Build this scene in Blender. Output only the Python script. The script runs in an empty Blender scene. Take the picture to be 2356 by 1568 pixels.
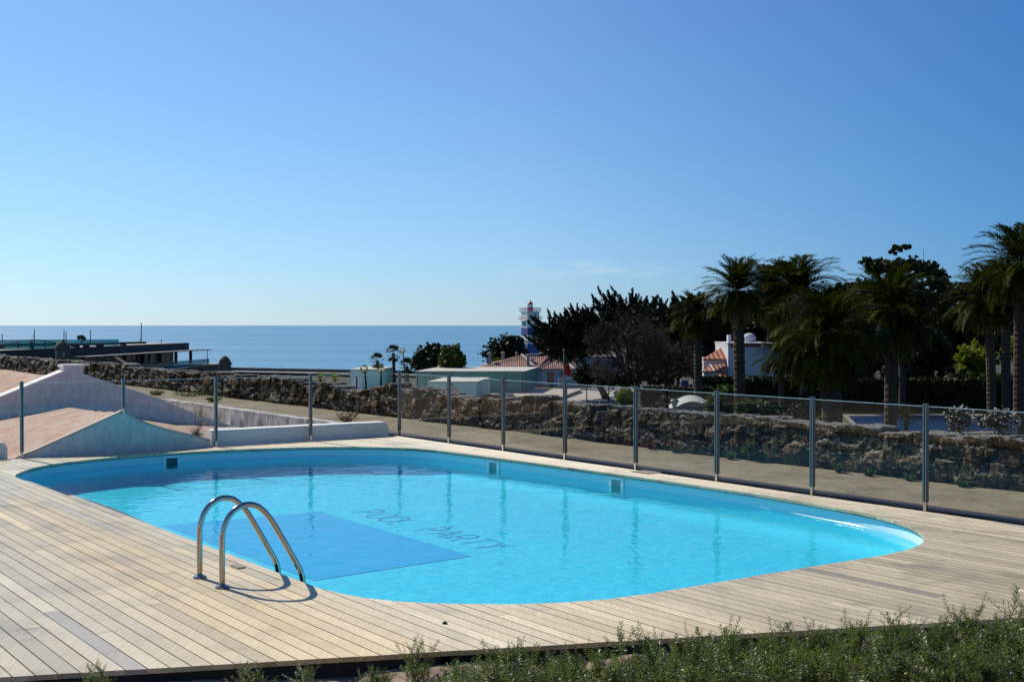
import bpy, math, random
from mathutils import Vector, Matrix, noise as mnoise

SC = bpy.context.scene
COL = SC.collection
PI = math.pi
R = random.Random(7)
# ------------------------------------------------------------------ survey
# The camera stands at the origin, eye height EYE above the deck, looking along +Y.
# Image measurements are on a 2356 x 1568 grid; they are turned into places in the world.
F, CX, CY, HOR = 2850.0, 1178.0, 784.0, 748.0
EYE = 2.07
PITCH = math.atan((CY - HOR) / F)
TH = math.atan2(2039, 2850)          # yaw of the pool terrace
CT, ST = math.cos(TH), math.sin(TH)

def ray(px, py):
    x, y, z = (px - CX) / F, 1.0, -(py - CY) / F
    c, s = math.cos(PITCH), math.sin(PITCH)
    return Vector((x, y * c + z * s, -y * s + z * c))

def at_z(px, py, z=0.0):
    d = ray(px, py)
    t = (z - EYE) / d.z
    return Vector((d.x * t, d.y * t, z))

def at_y(px, py, Y):
    d = ray(px, py)
    t = Y / d.y
    return Vector((d.x * t, Y, EYE + d.z * t))

def uv(p):
    return (-ST * p.x + CT * p.y, CT * p.x + ST * p.y)

def xy(u, v, z=0.0):
    return Vector((-ST * u + CT * v, CT * u + ST * v, z))

def u_on_v(px, v):
    k = (px - CX) / F
    return v * (CT - k * ST) / (ST + k * CT)

def v_on_u(px, u):
    k = (px - CX) / F
    return u * (k * CT + ST) / (CT - k * ST)

# ------------------------------------------------------------------ mesh building
class MB:
    def __init__(s):
        s.v, s.f, s.m, s.c = [], [], [], []
        s.mi = 0
        s.col = None
    def vert(s, p):
        s.v.append((p[0], p[1], p[2])); return len(s.v) - 1
    def face(s, idx):
        s.f.append(tuple(idx)); s.m.append(s.mi); s.c.append(s.col)
    def poly(s, pts):
        i = len(s.v)
        s.v.extend((p[0], p[1], p[2]) for p in pts)
        s.face(range(i, i + len(pts)))
    def box(s, c, d, rz=0.0, taper=1.0):
        hx, hy, hz = d[0] / 2, d[1] / 2, d[2] / 2
        ca, sa = math.cos(rz), math.sin(rz)
        i = len(s.v)
        for z in (-1, 1):
            k = 1.0 if z < 0 else taper
            for x, y in ((-1, -1), (1, -1), (1, 1), (-1, 1)):
                X, Y = x * hx * k, y * hy * k
                s.v.append((c[0] + X * ca - Y * sa, c[1] + X * sa + Y * ca, c[2] + z * hz))
        for q in ((3, 2, 1, 0), (4, 5, 6, 7), (0, 1, 5, 4), (1, 2, 6, 5), (2, 3, 7, 6), (3, 0, 4, 7)):
            s.face([i + k for k in q])
    def span(s, a, b, w, h, up=Vector((0, 0, 1))):
        """a bar of section w x h from a to b"""
        a, b = Vector(a), Vector(b)
        d = (b - a).normalized()
        if abs(d.dot(up)) > 0.98:
            up = Vector((0, 1, 0))
        r = d.cross(up).normalized(); n = r.cross(d)
        i = len(s.v)
        for p in (a, b):
            for x, y in ((-1, -1), (1, -1), (1, 1), (-1, 1)):
                q = p + r * (x * w / 2) + n * (y * h / 2)
                s.v.append(tuple(q))
        for q in ((3, 2, 1, 0), (4, 5, 6, 7), (0, 1, 5, 4), (1, 2, 6, 5), (2, 3, 7, 6), (3, 0, 4, 7)):
            s.face([i + k for k in q])
    def tube(s, pts, rad, n=8, cap=True):
        pts = [Vector(p) for p in pts]
        if not isinstance(rad, (list, tuple)):
            rad = [rad] * len(pts)
        ring0 = None
        prev = None
        for k, p in enumerate(pts):
            d = (pts[min(k + 1, len(pts) - 1)] - pts[max(k - 1, 0)])
            d = d.normalized() if d.length > 1e-9 else Vector((0, 0, 1))
            if prev is None:
                a = Vector((1, 0, 0)) if abs(d.x) < 0.9 else Vector((0, 1, 0))
                r = (a - d * a.dot(d)).normalized()
            else:
                r = (prev - d * prev.dot(d))
                r = r.normalized() if r.length > 1e-6 else d.orthogonal().normalized()
            prev = r
            t = d.cross(r)
            i = len(s.v)
            for j in range(n):
                an = 2 * PI * j / n
                q = p + (r * math.cos(an) + t * math.sin(an)) * rad[k]
                s.v.append(tuple(q))
            if ring0 is not None:
                for j in range(n):
                    s.face((ring0 + j, ring0 + (j + 1) % n, i + (j + 1) % n, i + j))
            elif cap:
                s.face(range(i + n - 1, i - 1, -1))
            ring0 = i
        if cap:
            s.face(range(ring0, ring0 + n))
    def lathe(s, prof, c=(0, 0, 0), n=16):
        prev = None
        for r, z in prof:
            i = len(s.v)
            for j in range(n):
                an = 2 * PI * j / n
                s.v.append((c[0] + r * math.cos(an), c[1] + r * math.sin(an), c[2] + z))
            if prev is not None:
                for j in range(n):
                    s.face((prev + j, prev + (j + 1) % n, i + (j + 1) % n, i + j))
            else:
                s.face(range(i + n - 1, i - 1, -1))
            prev = i
        s.face(range(prev, prev + n))
    def prism(s, poly, z0, z1):
        n = len(poly)
        i = len(s.v)
        for z in (z0, z1):
            for p in poly:
                s.v.append((p[0], p[1], z))
        s.face(range(i + n - 1, i - 1, -1))
        s.face(range(i + n, i + 2 * n))
        for j in range(n):
            s.face((i + j, i + (j + 1) % n, i + n + (j + 1) % n, i + n + j))
    def leaf(s, p, a, b):
        """one small leaf: a quad centred on p spanned by a and b"""
        i = len(s.v)
        s.v.extend((tuple(p - a), tuple(p + b * 0.6), tuple(p + a), tuple(p - b * 0.6)))
        s.face((i, i + 1, i + 2, i + 3))
    def build(s, name, mats, parent=None, smooth=False, off=None):
        if off is not None:
            vs = [(x - off[0], y - off[1], z - off[2]) for x, y, z in s.v]
        else:
            vs = s.v
        me = bpy.data.meshes.new(name)
        me.from_pydata(vs, [], s.f)
        if not isinstance(mats, (list, tuple)):
            mats = [mats]
        for m in mats:
            me.materials.append(m)
        if len(mats) > 1:
            me.polygons.foreach_set('material_index', s.m)
        if smooth:
            me.polygons.foreach_set('use_smooth', [True] * len(s.f))
        if any(c is not None for c in s.c):
            at = me.attributes.new('board', 'FLOAT_COLOR', 'FACE')
            buf = []
            for c in s.c:
                buf.extend(c if c is not None else (0.5, 0.5, 0.5, 1.0))
            at.data.foreach_set('color', buf)
        me.update()
        o = bpy.data.objects.new(name, me)
        COL.objects.link(o)
        if parent is not None:
            o.parent = parent
        return o

def tag(o, label=None, cat=None, group=None, kind=None):
    if label: o['label'] = label
    if cat: o['category'] = cat
    if group: o['group'] = group
    if kind: o['kind'] = kind
    return o

def thing(name, label, cat, loc=(0, 0, 0), rz=0.0, group=None):
    o = bpy.data.objects.new(name, None)
    o.empty_display_size = 0.2
    COL.objects.link(o)
    o.location = loc
    o.rotation_euler = (0, 0, rz)
    return tag(o, label, cat, group)

KIDS = {}
def copy_tree(o, parent=None):
    c = o.copy(); COL.objects.link(c); c.parent = parent
    for ch in [x for x in COL.objects if x.parent == o]:
        copy_tree(ch, c)
    return c

# ------------------------------------------------------------------ materials
def nt(name):
    m = bpy.data.materials.new(name); m.use_nodes = True
    t = m.node_tree; t.nodes.clear()
    out = t.nodes.new('ShaderNodeOutputMaterial')
    return m, t, out

def N(t, typ, **kw):
    n = t.nodes.new(typ)
    for k, v in kw.items():
        if k.startswith('i_'):
            key = k[2:]
            key = int(key) if key.isdigit() else key.replace('_', ' ')
            n.inputs[key].default_value = v
        else:
            setattr(n, k, v)
    return n

def ramp(t, fac, stops):
    r = t.nodes.new('ShaderNodeValToRGB')
    e = r.color_ramp.elements
    while len(e) < len(stops):
        e.new(0.5)
    for k, (p, c) in enumerate(stops):
        e[k].position = p
        e[k].color = (c[0], c[1], c[2], 1.0) if len(c) == 3 else c
    t.links.new(fac, r.inputs[0])
    return r.outputs[0]

def coords(t, scale=(1, 1, 1), rot=(0, 0, 0), gen='Object'):
    tc = t.nodes.new('ShaderNodeTexCoord')
    mp = t.nodes.new('ShaderNodeMapping')
    mp.inputs['Scale'].default_value = scale
    mp.inputs['Rotation'].default_value = rot
    t.links.new(tc.outputs[gen], mp.inputs[0])
    return mp.outputs[0]

def noise(t, vec, scale, detail=4.0, rough=0.6, dist=0.0):
    n = N(t, 'ShaderNodeTexNoise', i_Scale=scale, i_Detail=detail, i_Roughness=rough, i_Distortion=dist)
    t.links.new(vec, n.inputs['Vector'])
    return n.outputs[0]

def mixc(t, a, b, fac, mode='MIX'):
    m = N(t, 'ShaderNodeMix', data_type='RGBA', blend_type=mode)
    for src, k in ((fac, 0), (a, 6), (b, 7)):
        if hasattr(src, 'is_output'):
            t.links.new(src, m.inputs[k])
        elif k == 0:
            m.inputs[k].default_value = src
        else:
            m.inputs[k].default_value = (src[0], src[1], src[2], 1.0)
    return m.outputs[2]

def bump(t, h, strength=0.3, dist=0.02):
    b = N(t, 'ShaderNodeBump', i_Strength=strength, i_Distance=dist)
    t.links.new(h, b.inputs['Height'])
    return b.outputs[0]

def mat(name, c, rough=0.6, metal=0.0, var=0.25, scale=4.0, fine=40.0, bmp=0.0, bdist=0.01, c2=None, spec=0.4, stretch=(1, 1, 1)):
    """a principled surface whose colour wanders between darker and lighter tones of c (or c to c2)"""
    m, t, out = nt(name)
    p = N(t, 'ShaderNodeBsdfPrincipled', i_Roughness=rough, i_Metallic=metal)
    p.inputs['Specular IOR Level'].default_value = spec
    v = coords(t, stretch)
    n1 = noise(t, v, scale, 5.0)
    n2 = noise(t, v, fine, 3.0)
    mx = N(t, 'ShaderNodeMath', operation='MULTIPLY_ADD')
    t.links.new(n2, mx.inputs[0]); mx.inputs[1].default_value = 0.35
    sc = N(t, 'ShaderNodeMath', operation='MULTIPLY'); sc.inputs[1].default_value = 0.65
    t.links.new(n1, sc.inputs[0]); t.links.new(sc.outputs[0], mx.inputs[2])
    lo = [max(0.0, x * (1 - var)) for x in c]
    hi = [min(1.0, x * (1 + var)) for x in (c2 or c)]
    t.links.new(ramp(t, mx.outputs[0], [(0.32, lo), (0.68, hi)]), p.inputs['Base Color'])
    if bmp:
        t.links.new(bump(t, mx.outputs[0], bmp, bdist), p.inputs['Normal'])
    t.links.new(p.outputs[0], out.inputs[0])
    return m

def foliage(name, c, c2, trans=0.25, scale=0.7, rough=0.55, fine=6.0, spec=0.15):
    m, t, out = nt(name)
    v = coords(t)
    n1 = noise(t, v, scale, 3.0)
    n2 = noise(t, v, fine, 2.0)
    s = N(t, 'ShaderNodeMath', operation='ADD'); t.links.new(n1, s.inputs[0]); t.links.new(n2, s.inputs[1])
    h = N(t, 'ShaderNodeMath', operation='MULTIPLY'); h.inputs[1].default_value = 0.5
    t.links.new(s.outputs[0], h.inputs[0])
    col = ramp(t, h.outputs[0], [(0.36, c), (0.66, c2)])
    p = N(t, 'ShaderNodeBsdfPrincipled', i_Roughness=rough)
    p.inputs['Specular IOR Level'].default_value = spec
    t.links.new(col, p.inputs['Base Color'])
    tr = N(t, 'ShaderNodeBsdfTranslucent')
    t.links.new(mixc(t, col, (0.75, 1.0, 0.15), 0.5, 'MULTIPLY'), tr.inputs[0])
    mx = N(t, 'ShaderNodeMixShader'); mx.inputs[0].default_value = trans
    t.links.new(p.outputs[0], mx.inputs[1]); t.links.new(tr.outputs[0], mx.inputs[2])
    t.links.new(mx.outputs[0], out.inputs[0])
    return m

def clear(name, tint, ior=1.45, rough=0.0, wave=None, base=None):
    """glass or water: light passes straight through, the surface reflects by its Fresnel term"""
    m, t, out = nt(name)
    tr = N(t, 'ShaderNodeBsdfTransparent'); tr.inputs[0].default_value = (*tint, 1)
    gl = N(t, 'ShaderNodeBsdfGlossy', i_Roughness=rough)
    fr = N(t, 'ShaderNodeFresnel', i_IOR=ior)
    if wave:
        v = coords(t, wave[3] if len(wave) > 3 else (1, 1, 1))
        n1 = noise(t, v, wave[0], 3.0, 0.55, 0.6)
        b = bump(t, n1, wave[1], wave[2])
        t.links.new(b, gl.inputs['Normal']); t.links.new(b, fr.inputs['Normal'])
    mx = N(t, 'ShaderNodeMixShader')
    ge = t.nodes.new('ShaderNodeNewGeometry')
    inv = N(t, 'ShaderNodeMath', operation='SUBTRACT'); inv.inputs[0].default_value = 1.0
    t.links.new(ge.outputs['Backfacing'], inv.inputs[1])
    one = N(t, 'ShaderNodeMath', operation='MULTIPLY')      # reflect at the outer face only
    t.links.new(fr.outputs[0], one.inputs[0]); t.links.new(inv.outputs[0], one.inputs[1])
    t.links.new(one.outputs[0], mx.inputs[0])
    thru = tr.outputs[0]
    if base:
        df = N(t, 'ShaderNodeBsdfDiffuse'); df.inputs[0].default_value = (*base[0], 1)
        m2 = N(t, 'ShaderNodeMixShader'); m2.inputs[0].default_value = base[1]
        t.links.new(tr.outputs[0], m2.inputs[1]); t.links.new(df.outputs[0], m2.inputs[2])
        thru = m2.outputs[0]
    t.links.new(thru, mx.inputs[1]); t.links.new(gl.outputs[0], mx.inputs[2])
    t.links.new(mx.outputs[0], out.inputs[0])
    return m

# ------------------------------------------------------------------ vegetation helpers
def rdir(rn):
    z = rn.uniform(-1, 1); a = rn.uniform(0, 2 * PI); r = math.sqrt(1 - z * z)
    return Vector((r * math.cos(a), r * math.sin(a), z))

def leaf_blobs(mb, blobs, n, size, rn, clump=14, spread=0.16, inner=0.35):
    """leaf clusters through the volume of several ellipsoids; ragged outline, gaps between clusters"""
    tot = sum(b[1][0] * b[1][1] + b[1][0] * b[1][2] for b in blobs)
    for c, rad in blobs:
        c = Vector(c)
        k = max(3, int(n * (rad[0] * rad[1] + rad[0] * rad[2]) / tot / clump))
        mr = (rad[0] + rad[1] + rad[2]) / 3
        for _ in range(k):
            d = rdir(rn)
            if d.z < -0.3 and rn.random() < 0.5:
                d.z = -d.z * 0.5
            f = (inner + (1 - inner) * rn.random() ** 0.5) * rn.uniform(0.88, 1.12)
            cc = c + Vector((d.x * rad[0], d.y * rad[1], d.z * rad[2])) * f
            for _ in range(clump):
                q = cc + Vector((rn.gauss(0, 1), rn.gauss(0, 1), rn.gauss(0, 0.8))) * (spread * mr)
                a = rdir(rn); b = a.orthogonal()
                b.rotate(Matrix.Rotation(rn.uniform(0, 6.28), 3, a))
                sz = size * rn.uniform(0.6, 1.3)
                mb.leaf(q, a * sz, b * sz)

def plume(mb, p, d, L, w, size, rn, n=40):
    """a feathery conifer shoot: tufts along a bending axis that come to a point"""
    d = d.normalized()
    q = Vector(p)
    for k in range(n):
        t = k / (n - 1)
        d = (d + Vector((0, 0, 0.02))).normalized()
        q = q + d * (L / n)
        ww = w * (1 - t) ** 0.8 * (0.35 + min(1.0, 4 * t) * 0.65)
        for _ in range(3):
            o = rdir(rn); o = (o - d * o.dot(d) * 0.6)
            c = q + o * ww * rn.uniform(0.2, 1.0)
            a = (d + o * 0.6).normalized()
            b = a.orthogonal(); b.rotate(Matrix.Rotation(rn.uniform(0, 6.28), 3, a))
            sz = size * rn.uniform(0.7, 1.3)
            mb.leaf(c, a * sz * 1.5, b * sz * 0.6)

def limb_path(a, b, sag, rn, k=5):
    a, b = Vector(a), Vector(b)
    L = (b - a).length
    pts = []
    for i in range(k + 1):
        t = i / k
        p = a.lerp(b, t)
        p += Vector((rn.uniform(-1, 1), rn.uniform(-1, 1), 0)) * L * 0.03 * math.sin(PI * t)
        p.z += sag * L * math.sin(PI * t)
        pts.append(p)
    return pts
# ------------------------------------------------------------------ camera, sky, sun
cam = bpy.data.cameras.new('camera'); co = bpy.data.objects.new('camera', cam); COL.objects.link(co)
co.location = (0, 0, EYE); co.rotation_euler = (PI / 2 - PITCH, 0, 0)
cam.sensor_width = 36.0; cam.lens = 36.0 * F / 2356.0
cam.clip_start = 0.1; cam.clip_end = 150000.0
SC.camera = co

SUN_EL = math.radians(39.5)
SUN_AZ = math.radians(-43.0)          # from +Y, towards +X
sdir = Vector((math.sin(SUN_AZ) * math.cos(SUN_EL), math.cos(SUN_AZ) * math.cos(SUN_EL), math.sin(SUN_EL)))
sl = bpy.data.lights.new('sun', 'SUN'); so = bpy.data.objects.new('sun', sl); COL.objects.link(so)
sl.energy = 5.0; sl.angle = math.radians(0.5); sl.color = (1.0, 0.92, 0.79)
so.rotation_euler = (-sdir).to_track_quat('-Z', 'Y').to_euler()
so.location = (-60, 60, 80)

w = bpy.data.worlds.new('World'); SC.world = w; w.use_nodes = True
t = w.node_tree; t.nodes.clear()
wo = t.nodes.new('ShaderNodeOutputWorld'); bg = t.nodes.new('ShaderNodeBackground')
sky = t.nodes.new('ShaderNodeTexSky'); sky.sky_type = 'NISHITA'; sky.sun_disc = False
sky.sun_elevation = SUN_EL; sky.sun_rotation = SUN_AZ % (2 * PI)
sky.altitude = 0.0; sky.air_density = 1.0; sky.dust_density = 0.0; sky.ozone_density = 6.0
bg.inputs[1].default_value = SKY_STRENGTH = 0.12
# a thin streak of cloud low over the sea, right of the lighthouse
tc = t.nodes.new('ShaderNodeTexCoord')
mp = N(t, 'ShaderNodeMapping', i_Scale=(9.0, 9.0, 60.0)); t.links.new(tc.outputs['Generated'], mp.inputs[0])
cn = noise(t, mp.outputs[0], 1.6, 6.0, 0.65, 0.4)
sx = t.nodes.new('ShaderNodeSeparateXYZ'); t.links.new(tc.outputs['Generated'], sx.inputs[0])
def bell(sock, c, wdt):
    a = N(t, 'ShaderNodeMath', operation='SUBTRACT', i_1=c); t.links.new(sock, a.inputs[0])
    b = N(t, 'ShaderNodeMath', operation='DIVIDE', i_1=wdt); t.links.new(a.outputs[0], b.inputs[0])
    c2 = N(t, 'ShaderNodeMath', operation='POWER', i_1=2.0); t.links.new(b.outputs[0], c2.inputs[0])
    d = N(t, 'ShaderNodeMath', operation='SUBTRACT', use_clamp=True); d.inputs[0].default_value = 1.0
    t.links.new(c2.outputs[0], d.inputs[1]); return d.outputs[0]
m1 = N(t, 'ShaderNodeMath', operation='MULTIPLY'); t.links.new(bell(sx.outputs[0], 0.075, 0.085), m1.inputs[0]); t.links.new(bell(sx.outputs[2], 0.043, 0.011), m1.inputs[1])
cr = ramp(t, cn, [(0.42, (0, 0, 0)), (0.75, (1, 1, 1))])
m2 = N(t, 'ShaderNodeMath', operation='MULTIPLY'); t.links.new(m1.outputs[0], m2.inputs[0]); t.links.new(cr, m2.inputs[1])
m3 = N(t, 'ShaderNodeMath', operation='MULTIPLY', i_1=0.30); t.links.new(m2.outputs[0], m3.inputs[0])
# clear air of that morning: deeper blue away from the sun, paler and less yellow at the horizon
tz = ramp(t, sx.outputs[2], [(0.0, (0.50, 0.66, 0.96)), (0.12, (0.63, 0.755, 0.87)), (0.25, (0.71, 0.81, 0.925))])
ax = N(t, 'ShaderNodeMath', operation='ADD', i_1=0.5); t.links.new(sx.outputs[0], ax.inputs[0])
ta = ramp(t, ax.outputs[0], [(0.13, (1.22, 1.15, 1.07)), (0.5, (1, 1, 1)), (0.88, (0.44, 0.66, 0.85))])
skyc = mixc(t, mixc(t, sky.outputs[0], tz, 1.0, 'MULTIPLY'), ta, 1.0, 'MULTIPLY')
sk = mixc(t, skyc, (8.2, 8.0, 8.6), m3.outputs[0])
t.links.new(sk, bg.inputs[0]); t.links.new(bg.outputs[0], wo.inputs[0])

SC.view_settings.view_transform = 'Standard'; SC.view_settings.look = 'None'
SC.view_settings.exposure = 0.0; SC.view_settings.gamma = 1.0
SC.render.engine = 'CYCLES'
SC.cycles.max_bounces = 8; SC.cycles.transparent_max_bounces = 24
SC.cycles.diffuse_bounces = 3; SC.cycles.glossy_bounces = 4
SC.cycles.caustics_reflective = False; SC.cycles.caustics_refractive = False
SC.cycles.use_denoising = True
SC.cycles.sample_clamp_indirect = 4.0

# ------------------------------------------------------------------ terrain
def sm(x):
    x = max(0.0, min(1.0, x)); return x * x * (3 - 2 * x)

SEA_Z = -18.0
def zg(x, y):
    k = x / max(20.0, y)
    z = -8.0 + 3.0 * sm((k - 0.10) / 0.07)
    z -= 14.0 * sm((y - 262) / 30) * sm((30 - x) / 25)
    return z

EARTH = mat('earth', (0.035, 0.034, 0.020), 0.9, var=0.5, scale=0.15, fine=2.0)
mb = MB()
xs = [-400 + 8 * i for i in range(26)] + [-192 + 4 * i for i in range(74)] + [104 + 12 * i for i in range(50)]
ys = [-200 + 20 * i for i in range(11)] + [14 + 4 * i for i in range(75)] + [318 + 25 * i for i in range(40)]
for y in ys:
    for x in xs:
        mb.v.append((x, y, zg(x, y)))
nx = len(xs)
for j in range(len(ys) - 1):
    for i in range(nx - 1):
        mb.face((j * nx + i, j * nx + i + 1, (j + 1) * nx + i + 1, (j + 1) * nx + i))
tag(mb.build('ground', EARTH, smooth=True), 'dark earth and gardens below the terrace', kind='structure')

# sea
m, t, out = nt('sea_water')
v = coords(t, (1.0, 2.2, 1.0))
n1 = noise(t, v, 0.11, 5.0, 0.65, 0.4); n2 = noise(t, v, 0.012, 4.0, 0.6, 0.8)
v3 = coords(t, (0.0006, 0.0045, 1.0)); n3 = noise(t, v3, 1.0, 4.0, 0.55, 0.3)
sm2 = N(t, 'ShaderNodeMath', operation='MULTIPLY_ADD', i_1=0.45); t.links.new(n2, sm2.inputs[0]); t.links.new(n1, sm2.inputs[2])
body = mixc(t, (0.095, 0.245, 0.400), (0.125, 0.325, 0.48), ramp(t, n3, [(0.4, (0, 0, 0)), (0.62, (1, 1, 1))]))
body = mixc(t, body, (0.22, 0.43, 0.58), ramp(t, n1, [(0.5, (0, 0, 0)), (0.8, (0.55, 0.55, 0.55))]))  # paler bands and flecks put into the colour for shimmer on the waves
p = N(t, 'ShaderNodeBsdfPrincipled', i_Roughness=0.45, i_IOR=1.33)
p.inputs['Specular IOR Level'].default_value = 0.35
t.links.new(body, p.inputs['Base Color'])
t.links.new(bump(t, sm2.outputs[0], 0.7, 2.0), p.inputs['Normal'])
t.links.new(p.outputs[0], out.inputs[0])
SEA = m
mb = MB(); E = 90000.0
mb.poly([(-E, -2000, SEA_Z), (E, -2000, SEA_Z), (E, E, SEA_Z), (-E, E, SEA_Z)])
tag(mb.build('sea', SEA), 'calm blue sea out to the horizon', kind='structure')

# ------------------------------------------------------------------ fort terrace: base block, path, deck
CORNER = uv(at_z(919, 1002))
UF, VF = CORNER
WALLV = 15.02
PATH_Z = -0.15
LOW_Z = -0.60
STONE = mat('fort_stone', (0.26, 0.23, 0.19), 0.9, var=0.45, scale=0.8, fine=9.0, bmp=0.5, bdist=0.05)
def uvpoly(pts): return [xy(a, b) for a, b in pts]
PB = (5.6, 20.0 - 0.6, 3.2, 11.6)        # opening left for the pool shell: u0, u1, v0, v1
mb = MB()
for (u0, u1, v0, v1) in ((-60, PB[0], -60, WALLV + 0.55), (PB[1], 95, -60, WALLV + 0.55), (PB[0], PB[1], -60, PB[2]), (PB[0], PB[1], PB[3], WALLV + 0.55)):
    mb.prism(uvpoly([(u0, v0), (u0, v1), (u1, v1), (u1, v0)]), -14.0, LOW_Z)
tag(mb.build('terrace_base', mat('old_render', (0.30, 0.26, 0.22), 0.9, var=0.35, scale=0.5, fine=6.0, bmp=0.2)), 'stone block of the old fort under the terrace', kind='structure')

# path along the stone wall: gritty, with a rusty dry strip beside the deck
m, t, out = nt('path_grit')
v = coords(t, (1, 1, 1), (0, 0, -TH))
n1 = noise(t, v, 0.9, 6.0, 0.65); n2 = noise(t, v, 26.0, 4.0, 0.7)
base = mixc(t, (0.185, 0.152, 0.098), (0.275, 0.232, 0.158), ramp(t, n1, [(0.35, (0, 0, 0)), (0.65, (1, 1, 1))]))
sp = t.nodes.new('ShaderNodeSeparateXYZ'); t.links.new(v, sp.inputs[0])
n3 = noise(t, v, 1.7, 5.0, 0.7)
rr = N(t, 'ShaderNodeMath', operation='MULTIPLY_ADD', i_1=1.5); t.links.new(n3, rr.inputs[0]); t.links.new(sp.outputs[0], rr.inputs[2])
rust = ramp(t, rr.outputs[0], [(0.0, (1, 1, 1)), (1.0, (0, 0, 0))])
mr = N(t, 'ShaderNodeMapRange', i_1=12.75, i_2=13.75, i_3=0.75, i_4=0.0); t.links.new(rr.outputs[0], mr.inputs[0])
base = mixc(t, base, (0.28, 0.185, 0.095), mr.outputs[0])
n5 = noise(t, v, 3.2, 7.0, 0.75, 0.8)
base = mixc(t, base, ramp(t, n5, [(0.33, (0.62, 0.61, 0.60)), (0.5, (1, 1, 1)), (0.68, (1.2, 1.19, 1.17))]), 0.9, 'MULTIPLY')
base = mixc(t, base, (0.55, 0.55, 0.55), 0.35, 'MULTIPLY') if False else base
spk = ramp(t, n2, [(0.38, (0.72, 0.72, 0.72)), (0.6, (1.12, 1.12, 1.12))])
base = mixc(t, base, spk, 0.8, 'MULTIPLY')
p = N(t, 'ShaderNodeBsdfPrincipled', i_Roughness=0.92); p.inputs['Specular IOR Level'].default_value = 0.2
t.links.new(base, p.inputs['Base Color']); t.links.new(bump(t, n2, 0.5, 0.012), p.inputs['Normal']); t.links.new(p.outputs[0], out.inputs[0])
PATHM = m
mb = MB()
VR0 = 13.05; US = u_on_v(775, 13.05)                     # whitewashed step on the far part
for (u0, u1, v0, v1) in ((-25.0, US, VF + 0.33, WALLV + 0.1), (US, 95.0, VR0, WALLV + 0.1)):
    nu = int((u1 - u0) / 0.5); nv = 8
    i0 = len(mb.v)
    for a in range(nu + 1):
        for b in range(nv + 1):
            q = xy(u0 + (u1 - u0) * a / nu, v0 + (v1 - v0) * b / nv)
            z = PATH_Z + 0.025 * mnoise.noise(Vector((q.x * 0.8, q.y * 0.8, 3.0)))
            if b == 0 and u0 > 10: z = PATH_Z + 0.03 * mnoise.noise(Vector((q.x * 2, q.y * 2, 1)))
            mb.v.append((q.x, q.y, z))
    for a in range(nu):
        for b in range(nv):
            i = i0 + a * (nv + 1) + b
            mb.face((i, i + nv + 1, i + nv + 2, i + 1)[::-1])
tag(mb.build('path', PATHM, smooth=True), 'gritty path between the glass fence and the stone wall', kind='structure')

mb = MB()
mb.prism(uvpoly([(-25, VF + 0.06), (-25, VF + 0.335), (UF + 0.9, VF + 0.335), (UF + 0.9, VF + 0.06)]), LOW_Z + 0.05, 0.012)
tag(mb.build('kerb', mat('dark_kerb', (0.028, 0.03, 0.033), 0.7, var=0.4, scale=3, fine=30)), 'dark metal kerb strip along the deck', kind='structure')

# pool outline on deck level, traced and turned to terrace coordinates
PX = [(32, 1097), (45, 1086), (90, 1072), (160, 1061.5), (300, 1047), (490, 1035.5), (640, 1029.5), (760, 1027), (860, 1027.5), (940, 1030),
      (1010, 1035.5), (1100, 1047), (1200, 1060), (1300, 1073.5), (1400, 1087), (1500, 1101), (1600, 1115), (1700, 1129.5), (1800, 1145.5),
      (1900, 1163), (1980, 1178), (2060, 1197), (2105, 1215), (2128, 1236), (2118, 1252), (2080, 1266), (2010, 1280), (1900, 1297), (1700, 1330),
      (1530, 1359), (1400, 1377), (1280, 1386), (1150, 1389), (1020, 1387.5), (900, 1381), (810, 1370), (730, 1351), (640, 1322), (550, 1286),
      (450, 1243), (350, 1198.5), (250, 1157), (150, 1126), (75, 1108)]
raw = [Vector(uv(at_z(a, b)) + (0,)) for a, b in PX]
def resample(pts, per=6):
    out_ = []
    n = len(pts)
    for i in range(n):
        p0, p1, p2, p3 = pts[i - 1], pts[i], pts[(i + 1) % n], pts[(i + 2) % n]
        for k in range(per):
            s = k / per
            out_.append(0.5 * ((2 * p1) + (p2 - p0) * s + (2 * p0 - 5 * p1 + 4 * p2 - p3) * s * s + (3 * p1 - p0 - 3 * p2 + p3) * s ** 3))
    return out_
POOL = resample(raw)
for _ in range(10):
    n = len(POOL)
    POOL = [POOL[i] * 0.5 + (POOL[i - 1] + POOL[(i + 1) % n]) * 0.25 for i in range(n)]
def offset(pts, d):
    n = len(pts); res = []
    c = sum(pts, Vector((0, 0, 0))) / n
    for i in range(n):
        tg = pts[(i + 2) % n] - pts[i - 2]
        nn = Vector((tg.y, -tg.x, 0)).normalized()
        if nn.dot(pts[i] - c) < 0: nn = -nn
        res.append(pts[i] + nn * d)
    return res
def crossings(v):
    us = []
    n = len(POOL)
    for i in range(n):
        a, b = POOL[i], POOL[(i + 1) % n]
        if (a.y - v) * (b.y - v) < 0:
            us.append(a.x + (b.x - a.x) * (v - a.y) / (b.y - a.y))
    return (min(us), max(us)) if len(us) >= 2 else None
PV0, PV1 = min(p.y for p in POOL), max(p.y for p in POOL)

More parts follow.
